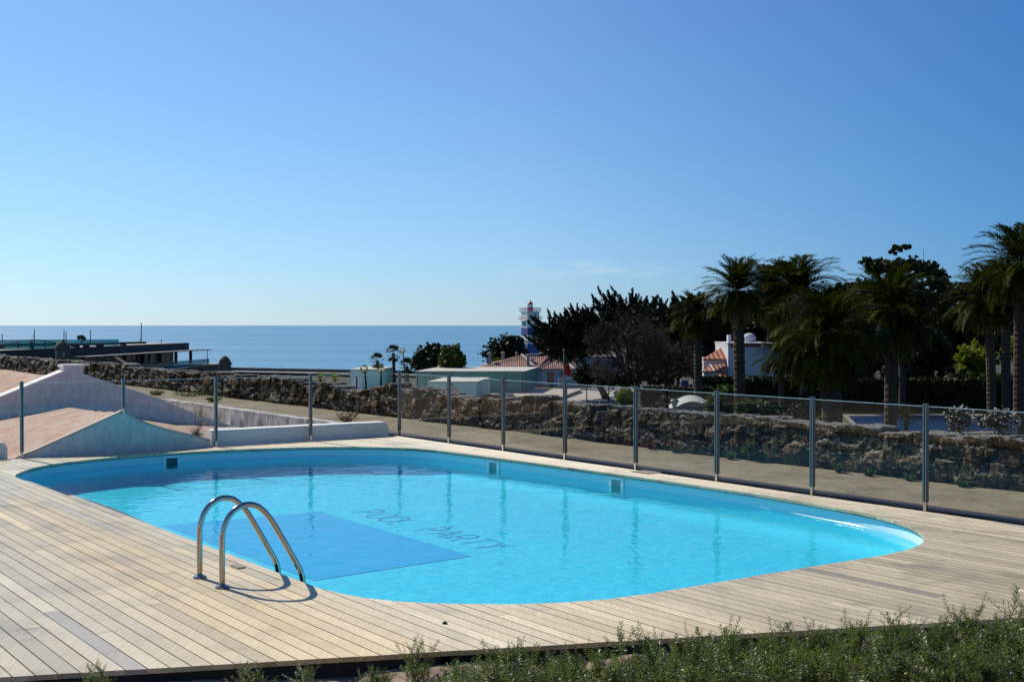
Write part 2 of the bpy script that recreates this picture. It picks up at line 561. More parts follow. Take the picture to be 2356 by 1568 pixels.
# deck boards: every board is cut where the pool opening or the slanting near edge cuts it
EA, EB = uv(at_z(0, 1557)), uv(at_z(2356, 1419.6))
def u_near(v): return EA[0] + (EB[0] - EA[0]) * (v - EA[1]) / (EB[1] - EA[1])
PITCHB, GAP, TK = 0.118, 0.0085, 0.032
VD0 = -5.0
mb = MB()
def board(v0, v1, lo, hi, tone):
    """lo/hi: functions giving the two ends along u at a given v"""
    K = 3
    i = len(mb.v)
    dz = R.uniform(-0.0012, 0.0012)
    for z in (dz, dz - TK):
        for k in range(K + 1):
            v_ = v0 + (v1 - v0) * k / K
            for e in (lo, hi):
                q = xy(e(v_), v_); mb.v.append((q.x, q.y, z))
    mb.col = tone
    n_ = 2 * (K + 1)
    for k in range(K):
        a = i + 2 * k
        mb.face((a, a + 1, a + 3, a + 2))
        mb.face((a + n_, a + n_ + 2, a + n_ + 3, a + n_ + 1))
        mb.face((a, a + 2, a + n_ + 2, a + n_))
        mb.face((a + 1, a + n_ + 1, a + n_ + 3, a + 3))
    a = i; mb.face((a, a + n_, a + n_ + 1, a + 1))
    a = i + 2 * K; mb.face((a, a + 1, a + n_ + 1, a + n_))
def warmth(u, v):
    g = math.exp(-((v - 3.65) / 0.75) ** 2) * sm((17 - u) / 3)
    g = max(g, 0.55 * math.exp(-((v - 5.4) / 0.9) ** 2) * (1.0 if u < 8.6 else 0.0))
    return g
nb = int((VF + 0.05 - VD0) / PITCHB)
for b in range(nb):
    v0 = VD0 + b * PITCHB; v1 = v0 + PITCHB - GAP; vm = (v0 + v1) / 2
    spans = []
    far = lambda v_: UF - 0.02
    if PV0 + 0.004 < v0 and v1 < PV1 - 0.004 and crossings(v0) and crossings(v1):
        lo_c = lambda v_: crossings(v_)[0]
        hi_c = lambda v_: crossings(v_)[1]
        spans = [(u_near, lo_c), (hi_c, far)]
    else:
        spans = [(u_near, far)]
    rel = R.uniform(-0.07, 0.07)
    for lo, hi in spans:
        a, z_ = lo(vm), hi(vm)
        cuts = []
        u = a + R.uniform(0.5, 2.6)
        while u < z_ - 0.4:
            cuts.append(u); u += R.uniform(1.5, 3.2)
        ends = [lo] + [None] * (2 * len(cuts)) + [hi]
        prev = lo
        prevu = a
        for c in cuts + [None]:
            nxt = hi if c is None else (lambda v_, c=c: c - 0.0015)
            mid = (prevu + (c if c is not None else z_)) / 2
            grey = 1.0 if (R.random() < 0.035) else 0.0
            tone = (max(0, min(1, 0.5 + rel + R.gauss(0, 0.14) + (0.55 if (vm > PV1 - 0.15 or (lo is not u_near and mid > UF - 1.2)) else 0))), max(0, min(1, warmth(mid, vm) * R.uniform(0.6, 1.1) + R.uniform(0, 0.12))), grey, 1)  # boards of the far strips get a lighter tone for the white glare
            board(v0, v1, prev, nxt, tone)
            if c is not None:
                prev = (lambda v_, c=c: c + 0.0015); prevu = c
mb.col = None
# joists and dark underside
mb.mi = 1
VE = VF + 0.05
mb.prism(uvpoly([(u_near(VD0) + 0.03, VD0), (u_near(PV0 - 0.1) + 0.03, PV0 - 0.1), (UF - 0.03, PV0 - 0.1), (UF - 0.03, VD0)]), LOW_Z + 0.04, -TK - 0.012)
mb.prism(uvpoly([(u_near(PV1 + 0.1) + 0.03, PV1 + 0.1), (u_near(VE) + 0.03, VE), (UF - 0.03, VE), (UF - 0.03, PV1 + 0.1)]), LOW_Z + 0.04, -TK - 0.012)
n = len(POOL)
OUT = offset(POOL, 0.045)
i0 = min(range(n), key=lambda i: OUT[i].y); i1 = max(range(n), key=lambda i: OUT[i].y)
def arc(a, b):
    r_ = [OUT[a]]
    while a != b:
        a = (a + 1) % n; r_.append(OUT[a])
    return r_
A1, A2 = arc(i0, i1), arc(i1, i0)
far_arc, near_arc = (A1, A2[::-1]) if sum(p.x for p in A1) / len(A1) > sum(p.x for p in A2) / len(A2) else (A2[::-1], A1)
zt = -TK - 0.012
for arc_, edge in ((far_arc, lambda v_: UF - 0.03), (near_arc, lambda v_: u_near(v_) + 0.03)):
    ids = []
    for q in arc_:
        v_ = max(PV0 - 0.1, min(PV1 + 0.1, q.y))
        a, b = xy(q.x, q.y, zt), xy(edge(v_), v_, zt)
        ids.append((mb.vert(a), mb.vert(b), mb.vert((a.x, a.y, LOW_Z + 0.04)), mb.vert((b.x, b.y, LOW_Z + 0.04))))
    for p_, q_ in zip(ids, ids[1:]):
        mb.face((p_[0], p_[1], q_[1], q_[0])); mb.face((p_[1], p_[3], q_[3], q_[1]))
# dark ring added under the board ends, stops sun leaking through the gaps
g0, g1, g2 = [[mb.vert(xy(q.x, q.y, z)) for q in offset(POOL, d)] for d, z in ((0.006, -TK - 0.003), (0.075, -TK - 0.003), (0.006, -TK - 0.010))]
for i in range(n):
    j = (i + 1) % n
    mb.face((g0[i], g0[j], g1[j], g1[i])); mb.face((g0[i], g2[i], g2[j], g0[j]))
m, t, out = nt('deck_wood')
at = N(t, 'ShaderNodeAttribute', attribute_name='board')
sep = t.nodes.new('ShaderNodeSeparateColor'); t.links.new(at.outputs['Color'], sep.inputs[0])
v = coords(t, (14.0, 0.9, 1.0), (0, 0, -TH))
v.node.vector_type = 'TEXTURE' if False else 'POINT'
g1 = noise(t, v, 3.0, 6.0, 0.65, 0.3)
vv = coords(t, (1, 1, 1)); st = noise(t, vv, 1.3, 5.0, 0.6, 0.5); fine = noise(t, vv, 60.0, 3.0, 0.7)
c = mixc(t, (0.480, 0.412, 0.278), (0.545, 0.398, 0.176), sep.outputs[1])
c = mixc(t, c, (0.225, 0.215, 0.215), N(t, 'ShaderNodeMath', operation='MULTIPLY', i_1=0.0).outputs[0])
gm = N(t, 'ShaderNodeMath', operation='MULTIPLY', i_1=0.5); t.links.new(sep.outputs[2], gm.inputs[0])
c = mixc(t, c, (0.24, 0.23, 0.235), gm.outputs[0])
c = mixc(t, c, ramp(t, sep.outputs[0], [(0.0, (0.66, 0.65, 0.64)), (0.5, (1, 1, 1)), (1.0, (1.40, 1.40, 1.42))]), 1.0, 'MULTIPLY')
c = mixc(t, c, ramp(t, g1, [(0.25, (0.80, 0.79, 0.77)), (0.7, (1.12, 1.12, 1.12))]), 1.0, 'MULTIPLY')
c = mixc(t, c, ramp(t, st, [(0.30, (0.66, 0.65, 0.65)), (0.48, (1.0, 1.0, 1.0)), (0.75, (1.10, 1.10, 1.10))]), 1.0, 'MULTIPLY')
c = mixc(t, c, ramp(t, fine, [(0.3, (0.9, 0.9, 0.9)), (0.7, (1.08, 1.08, 1.08))]), 1.0, 'MULTIPLY')
p = N(t, 'ShaderNodeBsdfPrincipled', i_Roughness=0.46); p.inputs['Specular IOR Level'].default_value = 0.36
# sawn grooves run along the boards: the sheen spreads across them
p.inputs['Anisotropic'].default_value = 0.85
tg = N(t, 'ShaderNodeCombineXYZ', i_0=CT, i_1=ST, i_2=0.0); t.links.new(tg.outputs[0], p.inputs['Tangent'])
t.links.new(c, p.inputs['Base Color']); t.links.new(bump(t, g1, 0.25, 0.002), p.inputs['Normal']); t.links.new(p.outputs[0], out.inputs[0])
DECKM = m
UNDER = mat('deck_joist_timber', (0.035, 0.03, 0.027), 0.9, var=0.4)
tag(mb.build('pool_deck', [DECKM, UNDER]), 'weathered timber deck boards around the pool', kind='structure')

# ------------------------------------------------------------------ swimming pool
WATER_Z = -0.17; FLOOR_Z = -0.43
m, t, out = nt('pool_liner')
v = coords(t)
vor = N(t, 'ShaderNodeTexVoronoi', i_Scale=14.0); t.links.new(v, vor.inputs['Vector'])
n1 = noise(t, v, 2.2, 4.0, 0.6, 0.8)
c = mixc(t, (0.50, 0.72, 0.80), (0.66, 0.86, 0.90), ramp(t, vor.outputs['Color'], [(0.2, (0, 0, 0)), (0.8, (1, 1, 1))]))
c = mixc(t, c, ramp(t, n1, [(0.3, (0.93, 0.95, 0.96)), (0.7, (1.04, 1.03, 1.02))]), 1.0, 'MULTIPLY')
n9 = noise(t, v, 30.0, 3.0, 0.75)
c = mixc(t, c, ramp(t, n9, [(0.36, (0.80, 0.86, 0.90)), (0.5, (1, 1, 1)), (0.66, (1.18, 1.10, 1.06))]), 0.9, 'MULTIPLY')  # speckle, like the cells above, painted in for light sparkling on the floor
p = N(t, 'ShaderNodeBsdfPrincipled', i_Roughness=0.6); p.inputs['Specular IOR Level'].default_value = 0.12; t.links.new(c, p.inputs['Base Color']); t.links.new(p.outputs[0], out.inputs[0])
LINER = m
LINER_WALL = mat('pool_wall_liner', (0.60, 0.81, 0.87), 0.6, var=0.035, scale=1.2, fine=10, spec=0.12)
pc = sum(POOL, Vector((0, 0, 0))) / len(POOL)
pool = thing('swimming_pool', 'turquoise swimming pool with rounded corners sunk in the timber deck', 'swimming pool', xy(pc.x, pc.y, FLOOR_Z))
mb = MB()
prof = [(0.035, -TK - 0.006), (0.035, -0.20), (0.032, -0.27), (0.01, -0.34), (-0.03, -0.385), (-0.09, -0.415), (-0.20, FLOOR_Z)]
rings = []
for d, z in prof:
    P_ = offset(POOL, d)
    rings.append([mb.vert(xy(q.x, q.y, z)) for q in P_])
for a, b in zip(rings, rings[1:]):
    for i in range(n):
        mb.face((a[i], a[(i + 1) % n], b[(i + 1) % n], b[i]))
lw = mb.build('liner', LINER_WALL, pool, smooth=True, off=pool.location)
mb = MB()
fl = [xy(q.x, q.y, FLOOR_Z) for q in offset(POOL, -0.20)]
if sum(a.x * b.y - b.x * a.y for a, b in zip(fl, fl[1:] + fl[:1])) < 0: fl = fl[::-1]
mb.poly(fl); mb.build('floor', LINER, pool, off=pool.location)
# darker rectangle printed on the floor and its thin drawing
mb = MB()
q4 = [at_z(a, b, FLOOR_Z + 0.005) for a, b in ((375, 1208), (735, 1176), (1085, 1278), (722, 1334))]
mb.poly(q4)
PRINT = mat('liner_print_blue', (0.30, 0.50, 0.74), 0.45, var=0.06, scale=3)
tag(mb.build('floor_rectangle', PRINT, pool, off=pool.location), 'darker blue rectangle printed on the pool floor')
LETTER = mat('liner_print_navy', (0.33, 0.46, 0.63), 0.5, var=0.05)
BROWN = mat('liner_print_brown', (0.44, 0.55, 0.66), 0.5, var=0.05)
mb = MB()
def stroke(pts, wd, z):
    for a, b in zip(pts, pts[1:]):
        a, b = Vector(a), Vector(b); d = (b - a)
        if d.length < 1e-6: continue
        d.normalize(); nn = Vector((-d.y, d.x)) * wd / 2
        a2, b2 = a - d * wd * 0.3, b + d * wd * 0.3
        mb.poly([xy(*(a2 + nn), z), xy(*(a2 - nn), z), xy(*(b2 - nn), z), xy(*(b2 + nn), z)][::-1])
def oval(cx, cy, rx, ry, a0=0, a1=360, k=20):
    return [(cx + rx * math.cos(math.radians(a0 + (a1 - a0) * i / k)), cy + ry * math.sin(math.radians(a0 + (a1 - a0) * i / k))) for i in range(k + 1)]
GL = {
    'P': [[(0.05, 0), (0.05, 1)], [(0.05, 1), (0.4, 1)] + oval(0.4, 0.74, 0.26, 0.26, 90, -90, 10) + [(0.05, 0.48)]],
    'O': [oval(0.42, 0.5, 0.40, 0.5)],
    'L': [[(0.08, 1), (0.08, 0), (0.6, 0)]],
    'A': [[(0.0, 0), (0.36, 1), (0.72, 0)], [(0.14, 0.36), (0.58, 0.36)]],
    'R': [[(0.05, 0), (0.05, 1)], [(0.05, 1), (0.4, 1)] + oval(0.4, 0.74, 0.26, 0.26, 90, -90, 10) + [(0.05, 0.48)], [(0.38, 0.48), (0.68, 0)]],
    'T': [[(0.0, 1), (0.7, 1)], [(0.35, 1), (0.35, 0)]],
    'Y': [[(0.0, 1), (0.34, 0.5), (0.68, 1)], [(0.34, 0.5), (0.34, 0)]],
}
pa, pb = at_z(849, 1178, FLOOR_Z), at_z(1134, 1256, FLOOR_Z)
ua, va = uv(pa); ub, vb = uv(pb)
LT = 'POOL PARTY'
step = (ua - ub) / 9.0
H_ = 0.43
for i, ch in enumerate(LT):
    if ch == ' ': continue
    u0 = ua - step * i + step * 0.36; v0 = va + (vb - va) * i / 9.0 - H_ / 2
    mb = MB()
    for st_ in GL[ch]:
        stroke([(u0 - x * step * 1.0, v0 + y * H_) for x, y in st_], 0.026, FLOOR_Z + 0.005)
    tag(mb.build('floor_letter', LETTER, pool, off=pool.location), 'thin dark letter %s printed on the pool floor' % ch)
# skimmers
WHITEPL = mat('white_plastic', (0.72, 0.76, 0.76), 0.35, var=0.05)
DARKIN = mat('skimmer_mouth_shade', (0.05, 0.09, 0.10), 0.5, var=0.2)
TEALIN = mat('skimmer_flap', (0.20, 0.33, 0.34), 0.4, var=0.2)
for (px, py, side) in ((401, 1039.5, 'u'), (1130, 1051, 'v'), (1418, 1089.5, 'v')):
    a, b = uv(at_z(px, py))
    fr = MB(); mo = MB()
    i_ = min(range(n), key=lambda k: (POOL[k] - Vector((a, b, 0))).length)
    tang = (POOL[(i_ + 2) % n] - POOL[i_ - 2]).normalized(); nrm = Vector((-tang.y, tang.x, 0))
    if nrm.dot(pc - POOL[i_]) < 0: nrm = -nrm
    base_ = POOL[i_] - nrm * 0.035
    def fb(m_, s0, s1, z0, z1, d0, d1):
        P4 = [base_ + tang * s0 + nrm * d1, base_ + tang * s1 + nrm * d1, base_ + tang * s1 + nrm * d0, base_ + tang * s0 + nrm * d0]
        P4 = [(p_.x, p_.y) for p_ in P4]
        if sum(p_[0] * q_[1] - q_[0] * p_[1] for p_, q_ in zip(P4, P4[1:] + P4[:1])) > 0: P4 = P4[::-1]
        m_.prism(uvpoly(P4), z0, z1)
    W2 = 0.15
    for s0, s1, z0, z1 in ((-W2, W2, -0.085, -0.045), (-W2, -W2 + 0.055, -0.30, -0.085), (W2 - 0.055, W2, -0.30, -0.085), (-W2 + 0.055, W2 - 0.055, -0.30, -0.27)):
        fb(fr, s0, s1, z0, z1, -0.01, 0.028)
    fb(mo, -W2 + 0.055, W2 - 0.055, -0.27, -0.085, -0.01, 0.008)
    sk_ = fr.build('skimmer', WHITEPL if side == 'v' else LINER_WALL, pool, off=pool.location)
    mo.build('mouth', TEALIN if side == 'v' else DARKIN, sk_, off=pool.location)
# water
WATER = clear('pool_water_clear', (0.27, 0.90, 0.99), 1.33, 0.0, (3.0, 0.55, 0.02, (1.0, 1.0, 1.0)))
wp = [xy(q.x, q.y, WATER_Z) for q in offset(POOL, 0.033)]
if sum(a.x * b.y - b.x * a.y for a, b in zip(wp, wp[1:] + wp[:1])) < 0: wp = wp[::-1]
mb = MB(); mb.poly(wp)
# the water creeps a little way up the wall
RIM = clear('water_edge', (0.8, 0.95, 0.99), 1.33, 0.12)
mb.mi = 1
r0_, r1_, r2_ = [[mb.vert(xy(q.x, q.y, z)) for q in offset(POOL, d)] for d, z in ((0.010, WATER_Z + 0.0015), (0.026, WATER_Z + 0.006), (0.0325, WATER_Z + 0.018))]
for a_, b_ in ((r0_, r1_), (r1_, r2_)):
    for i in range(n):
        f_ = (a_[i], a_[(i + 1) % n], b_[(i + 1) % n], b_[i])
        va3, vb3, vc3 = [Vector(mb.v[k]) for k in f_[:3]]
        mb.face(f_ if (vb3 - va3).cross(vc3 - va3).z > 0 else f_[::-1])
if mb.v: tag(mb.build('pool_water', [WATER, RIM], smooth=True), 'clear rippled water in the swimming pool', kind='structure')

# ------------------------------------------------------------------ ladder handrails
STEEL = mat('polished_steel', (0.46, 0.44, 0.41), 0.14, 1.0, var=0.04, scale=3, fine=90)
SATIN = mat('satin_steel', (0.20, 0.20, 0.195), 0.34, 1.0, var=0.12, scale=2, fine=60)
railp = [(0, 0.0), (0, 0.37), (0.012, 0.46), (0.045, 0.54), (0.10, 0.60), (0.165, 0.634), (0.224, 0.641), (0.29, 0.625), (0.34, 0.59),
         (0.385, 0.545), (0.43, 0.485), (0.469, 0.42), (0.56, 0.265), (0.64, 0.125), (0.675, 0.06), (0.695, -0.01), (0.70, -0.09), (0.70, -0.42)]
def smooth2(pts, per=4):
    V = [Vector((a, 0, b)) for a, b in pts]
    o_ = []
    for i in range(len(V) - 1):
        p0, p1, p2, p3 = V[max(i - 1, 0)], V[i], V[i + 1], V[min(i + 2, len(V) - 1)]
        for k in range(per):
            s = k / per
            o_.append(0.5 * ((2 * p1) + (p2 - p0) * s + (2 * p0 - 5 * p1 + 4 * p2 - p3) * s * s + (3 * p1 - p0 - 3 * p2 + p3) * s ** 3))
    return o_ + [V[-1]]
B1, B2 = at_z(457, 1329), at_z(514, 1351)
lad = thing('pool_ladder', 'polished steel pool ladder with two arched handrails standing at the deck edge', 'pool ladder', (B1 + B2) / 2, TH)
dl = (B1 - B2).length / 2
for s in (1, -1):
    mb = MB(); mb.tube([(p.x, s * dl, p.z) for p in smooth2(railp)], 0.0235, 14)
    hr = mb.build('handrail', STEEL, lad, smooth=True)
    mb = MB(); mb.lathe([(0.058, 0.002), (0.058, 0.008), (0.05, 0.018), (0.030, 0.026), (0.026, 0.03)], (0, s * dl, 0), 20)
    mb.build('base_flange', STEEL, hr, smooth=False)
for z in (-0.30,):
    mb = MB(); mb.box((0.70, 0, z), (0.09, 2 * dl - 0.03, 0.03)); mb.build('tread', STEEL, lad)

# ------------------------------------------------------------------ glass fence
GLASS = clear('fence_glass', (0.985, 0.995, 0.99), 1.42, 0.0)
EDGE = mat('polished_glass_edge', (0.62, 0.74, 0.72), 0.3, var=0.05, spec=0.6)
SLOT = mat('rubber_seal', (0.02, 0.02, 0.02), 0.7, var=0.2)
def fence(name, label, pts, along_u, feet):
    """pts: positions along the run, from one end; feet: height of each post's foot"""
    f = thing(name, label, 'glass fence', xy(UF, VF, 0), TH)
    def L(s, d, z):     # along the run, across it
        return (d, s, z) if along_u else (s, d, z)
    def bx(m_, s0, s1, d0, d1, z0, z1):
        c = L((s0 + s1) / 2, (d0 + d1) / 2, (z0 + z1) / 2); dd = L(s1 - s0, d1 - d0, z1 - z0)
        m_.box(c, dd)
    for s, z0 in zip(pts, feet):
        mb = MB()
        for d in (-1, 1):
            bx(mb, s - 0.025, s - 0.006, d * 0.02 - 0.005, d * 0.02 + 0.005, z0 + 0.10, 1.2)
            bx(mb, s + 0.006, s + 0.025, d * 0.02 - 0.005, d * 0.02 + 0.005, z0 + 0.10, 1.2)
        bx(mb, s - 0.025, s - 0.015, -0.0148, 0.0148, z0 + 0.10, 1.2); bx(mb, s + 0.015, s + 0.025, -0.0148, 0.0148, z0 + 0.10, 1.2)
        mb.mi = 1
        bx(mb, s - 0.010, s + 0.010, -0.0145, 0.0145, z0 + 0.11, 1.195)
        po = mb.build('post', [SATIN, SLOT], f)
        mb = MB(); bx(mb, s - 0.019, s + 0.019, -0.016, 0.016, max(z0, 0.001), z0 + 0.10)
        mb.build('post_foot', STEEL, po)
    for a, b in zip(pts, pts[1:]):
        a, b = sorted((a, b))
        mb = MB(); bx(mb, a + 0.014, b - 0.014, -0.006, 0.006, 0.085, 1.165)
        g = mb.build('glass_panel', GLASS, f)
        mb = MB(); bx(mb, a + 0.026, b - 0.026, -0.0062, 0.0062, 1.1652, 1.1702)
        mb.build('glass_edge', EDGE, g)
    return f
ru = [u_on_v(px, VF) - UF for px in (1033, 1158, 1300, 1463, 1650, 1870, 2131)]
stp = (ru[0] - ru[-1]) / 6
ru = [0.0] + ru + [ru[-1] - stp, ru[-1] - 2 * stp]
fence('glass_fence', 'long glass fence with steel posts between the deck and the rough stone wall', ru, True, [0.0] * len(ru))
lv = [v_on_u(px, UF) - VF for px in (714, 496, 283, 49)]
stp = (lv[0] - lv[-1]) / 3
lv = [-0.10] + lv + [lv[-1] - stp]
fence('glass_fence', 'shorter glass fence with steel posts in front of the white gables and parapet', lv[1:], False, [0, 0, 0.62, 0, 0])
# panel closing the corner
f0 = [o for o in COL.objects if o.name.startswith('glass_fence.0')][0]
mb = MB(); mb.box(((lv[0] + lv[1]) / 2 + 0.04, 0, 0.625), (abs(lv[1]) - 0.06, 0.012, 1.08)); g = mb.build('glass_panel', GLASS, f0)
mb = MB(); mb.box(((lv[0] + lv[1]) / 2 + 0.04, 0, 1.1677), (abs(lv[1]) - 0.08, 0.0124, 0.005)); mb.build('glass_edge', EDGE, g)
# ------------------------------------------------------------------ things standing on the terrace
WHITEW = mat('whitewash', (0.80, 0.78, 0.72), 0.85, var=0.10, scale=1.6, fine=14.0, bmp=0.15, bdist=0.02)
WHITEW_OLD = None
def worn_white(name, base, stain, lo=0.44, hi=0.62, sc=(1, 1, 0.45)):
    m, t, out = nt(name)
    v = coords(t, sc)
    n1 = noise(t, v, 2.6, 7.0, 0.7, 0.3); n2 = noise(t, v, 13.0, 5.0, 0.7)
    c = mixc(t, base, stain, ramp(t, n1, [(lo, (0, 0, 0)), (hi, (0.85, 0.85, 0.85))]))
    c = mixc(t, c, ramp(t, n2, [(0.3, (0.78, 0.78, 0.77)), (0.65, (1.06, 1.06, 1.06))]), 1.0, 'MULTIPLY')
    p = N(t, 'ShaderNodeBsdfPrincipled', i_Roughness=0.9); p.inputs['Specular IOR Level'].default_value = 0.2
    t.links.new(c, p.inputs['Base Color']); t.links.new(bump(t, n2, 0.4, 0.015), p.inputs['Normal']); t.links.new(p.outputs[0], out.inputs[0])
    return m
STAINED = worn_white('stained_whitewash', (0.56, 0.55, 0.53), (0.12, 0.11, 0.10), 0.46, 0.64, (1.2, 1.2, 0.6))
GABLEW = worn_white('gable_whitewash', (0.76, 0.73, 0.67), (0.58, 0.57, 0.55), 0.52, 0.80, (0.5, 0.5, 0.3))
ROOFPINK = worn_white('worn_pink_render', (0.44, 0.245, 0.17), (0.50, 0.40, 0.31), 0.40, 0.60, (1.1, 0.5, 1.2))

def rz_at(u, v, z=0): return xy(u, v, z)

# small gabled vault roof right behind the fence
g1 = thing('gabled_roof', 'low gabled roof of worn pink render with a white gable end, just behind the glass fence', 'roof', xy(UF, 6.5, 0), TH)
pA, pB = at_z(56, 1057.5), at_z(491, 1029)
va_, vb_ = uv(pA)[1], uv(pB)[1]
vm_ = v_on_u(283, UF)
prof_f = [(va_, 0.015), (va_ + 0.25, 0.10)] + [(va_ + 0.25 + (vm_ - va_ - 0.25) * k / 8, 0.10 + (0.655 - 0.10) * k / 8) for k in range(1, 9)]
rgt = [(vm_ + (vb_ - vm_) * k / 10, None) for k in range(1, 11)]
def rz_(s): return 0.655 * (1 - s) ** 1.0 * (1 - 0.18 * math.sin(PI * min(1, s * 1.0))) + 0.10 * s
prof_f += [(vm_ + (vb_ - vm_) * k / 10, rz_(k / 10)) for k in range(1, 11)]
mb = MB()                         # front gable slab
d0, d1 = 0.05, 0.14
ids = []
base = [(v_, -0.05) for v_, _ in prof_f]
loop = [(v_, z) for v_, z in prof_f] + [(prof_f[-1][0], -0.3), (prof_f[0][0], -0.3)]
def slab(mb, loop, d0, d1, v0=6.5):
    n_ = len(loop); i = len(mb.v)
    for d in (d0, d1):
        for v_, z in loop: mb.v.append((v_ - v0, d, z))
    mb.face([i + k for k in range(n_)][::-1]) ; mb.face([i + n_ + k for k in range(n_)])
    for k in range(n_):
        mb.face((i + k, i + (k + 1) % n_, i + n_ + (k + 1) % n_, i + n_ + k))
slab(mb, loop, d0, d1)
mb.build('gable_end', GABLEW, g1)
# roof skin: from the gable back to the big gable, ridge drifting right and sinking
G2U = 31.0
mb = MB()
nu, nvv = 26, 24
bl, br, bm = 2.2, 12.9, 8.75
for a in range(nu + 1):
    s = a / nu
    u = (d1 - 0.004) + (G2U - UF - d1 - 0.03) * s
    vl = va_ + (bl - va_) * s; vr = vb_ + (br - vb_) * s; vc = vm_ + (bm - vm_) * s
    zc = 0.645 + (0.07 - 0.645) * s ** 0.9
    zl = 0.01 + (-0.95 - 0.01) * s ** 0.7; zr = 0.09 + (LOW_Z - 0.02 - 0.09) * min(1, s * 2.0)
    for b in range(nvv + 1):
        q = b / nvv
        if q < 0.5:
            k = q * 2; v_ = vl + (vc - vl) * k; z = zl + (zc - zl) * k
        else:
            k = (q - 0.5) * 2; v_ = vc + (vr - vc) * k; z = zc + (zr - zc) * k - 0.05 * math.sin(PI * k)
        nz = mnoise.noise(Vector((v_ * 1.3, u * 0.9, 2.0))) * 0.05 + mnoise.noise(Vector((v_ * 4, u * 4, 7.0))) * 0.015
        ed = min(1.0, a / 3.0)
        mb.v.append((v_ - 6.5, u, z + nz * ed))
for a in range(nu):
    for b in range(nvv):
        i = a * (nvv + 1) + b
        mb.face((i, i + 1, i + nvv + 2, i + nvv + 1))
mb.build('roof_slope', ROOFPINK, g1, smooth=True)
# pale coping along the two rakes of the gable
mb = MB()
rk = [Vector((v_ - 6.5, (d0 + d1) / 2, z + 0.012)) for v_, z in prof_f]
for a, b in zip(rk, rk[1:]):
    mb.span(a, b, 0.13, 0.03)
mb.build('coping', mat('rake_coping', (0.55, 0.44, 0.37), 0.9, var=0.15, scale=3), g1)

# the large gable behind it
def on_g2(px, py):
    d = ray(px, py); k = -ST * d.x + CT * d.y
    tt = G2U / k; p = Vector((d.x * tt, d.y * tt, EYE + d.z * tt)); return (CT * p.x + ST * p.y, p.z)
g2 = thing('gabled_roof', 'large gabled roof with flat white cap on its gable, standing before the stone wall', 'roof', xy(G2U, 9.0, LOW_Z), TH)
vt0, zt0 = on_g2(147, 848); vt1, zt1 = on_g2(192, 848)
zcap = on_g2(160, 844)[1]
vr_, zr__ = on_g2(372, 918); vfoot, zfoot = on_g2(533, 978)
vL, zL = on_g2(0, 917)
sl_ = (zt0 - zL) / (vt0 - vL)
loop = [(vt0 - 9, LOW_Z - 0.2 + 0.0), ]
lv0 = vt0 - (zt0 - 0.16 - LOW_Z) / sl_ 
loop = [(lv0, LOW_Z - 0.6), (lv0, LOW_Z), (vL, zL), (vt0, zt0 - 0.10), (vt0, zcap), (vt1, zcap), (vt1, zt1 - 0.12), (vr_, zr__), (vr_ + (vfoot - vr_) * 0.5, zr__ + (zfoot - zr__) * 0.53 - 0.04), (vfoot, LOW_Z + 0.01), (vfoot, LOW_Z - 0.6)]
mb = MB(); slab(mb, [(a, b - LOW_Z) for a, b in loop], 0.0, 0.42, 9.0)
mb.build('gable_end', GABLEW, g2)
mb = MB()
lk = [(lv0, LOW_Z), (vL, zL), (vt0, zt0 - 0.10)]
for (a0, b0), (a1, b1) in zip(lk, lk[1:]):
    mb.span((a0 - 9, 0.205, b0 - LOW_Z + 0.03), (a1 - 9, 0.205, b1 - LOW_Z + 0.03), 0.50, 0.06)
mb.build('coping', WHITEW, g2)
mb = MB(); mb.box(((vt0 + vt1) / 2 - 9, 0.205, zcap - LOW_Z + 0.03), (vt1 - vt0 + 0.06, 0.50, 0.06)); mb.build('cap', WHITEW, g2)
mb = MB()
rzm = 0.80 - LOW_Z
nu, nvv = 20, 20
for a in range(nu + 1):
    u = 0.42 + 13.0 * a / nu
    for b in range(nvv + 1):
        k = b / nvv
        if k < 0.6:
            kk = k / 0.6; v_ = lv0 + (8.95 - lv0) * kk; z = -0.25 + (rzm + 0.25) * kk
        else:
            kk = (k - 0.6) / 0.4; v_ = 8.95 + (13.0 - 8.95) * kk; z = rzm * (1 - kk) + 0.02
        nz = mnoise.noise(Vector((v_ * 1.1, u * 0.8, 9.0))) * 0.05
        mb.v.append((v_ - 9, u, z + nz - 0.05))
for a in range(nu):
    for b in range(nvv):
        i = a * (nvv + 1) + b
        mb.face((i, i + 1, i + nvv + 2, i + nvv + 1))
mb.build('roof_slope', ROOFPINK, g2, smooth=True)

# low white parapets behind the shorter fence
def parapet(name, label, v0, v1, u, h, th, ends):
    L_ = v1 - v0
    o = MB(); K = 90; ncs = 9
    for a in range(K + 1):
        s = a / K; v_ = v0 + L_ * s
        e = 1.0
        for side in (0, 1):
            dd = (v_ - v0) if side == 0 else (v1 - v_)
            if ends[side] and dd < 0.10: e = min(e, 0.72 + 0.28 * math.sqrt(max(0, 1 - (1 - dd / 0.10) ** 2)))
        hh = h * e + 0.008 * mnoise.noise(Vector((v_ * 2, u, 0)))
        for b in range(ncs):
            an = PI * b / (ncs - 1)
            rr = 0.06
            x_ = -math.cos(an); cs = (abs(x_) ** 0.45) * (1 if x_ > 0 else -1) * th / 2
            zz = hh - rr + rr * math.sin(an) ** 0.6 if 0 < b < ncs - 1 else 0.0
            o.v.append((v_ - v0, cs, zz))
    for a in range(K):
        for b in range(ncs - 1):
            i = a * ncs + b
            o.face((i, i + ncs, i + ncs + 1, i + 1))
    o.face([b for b in range(ncs)]); o.face([K * ncs + b for b in range(ncs)][::-1])
    ob = o.build(name, WHITEW, None)
    ob.location = xy(u, v0, -0.012); ob.rotation_euler = (0, 0, TH)
    return tag(ob, label, 'parapet')
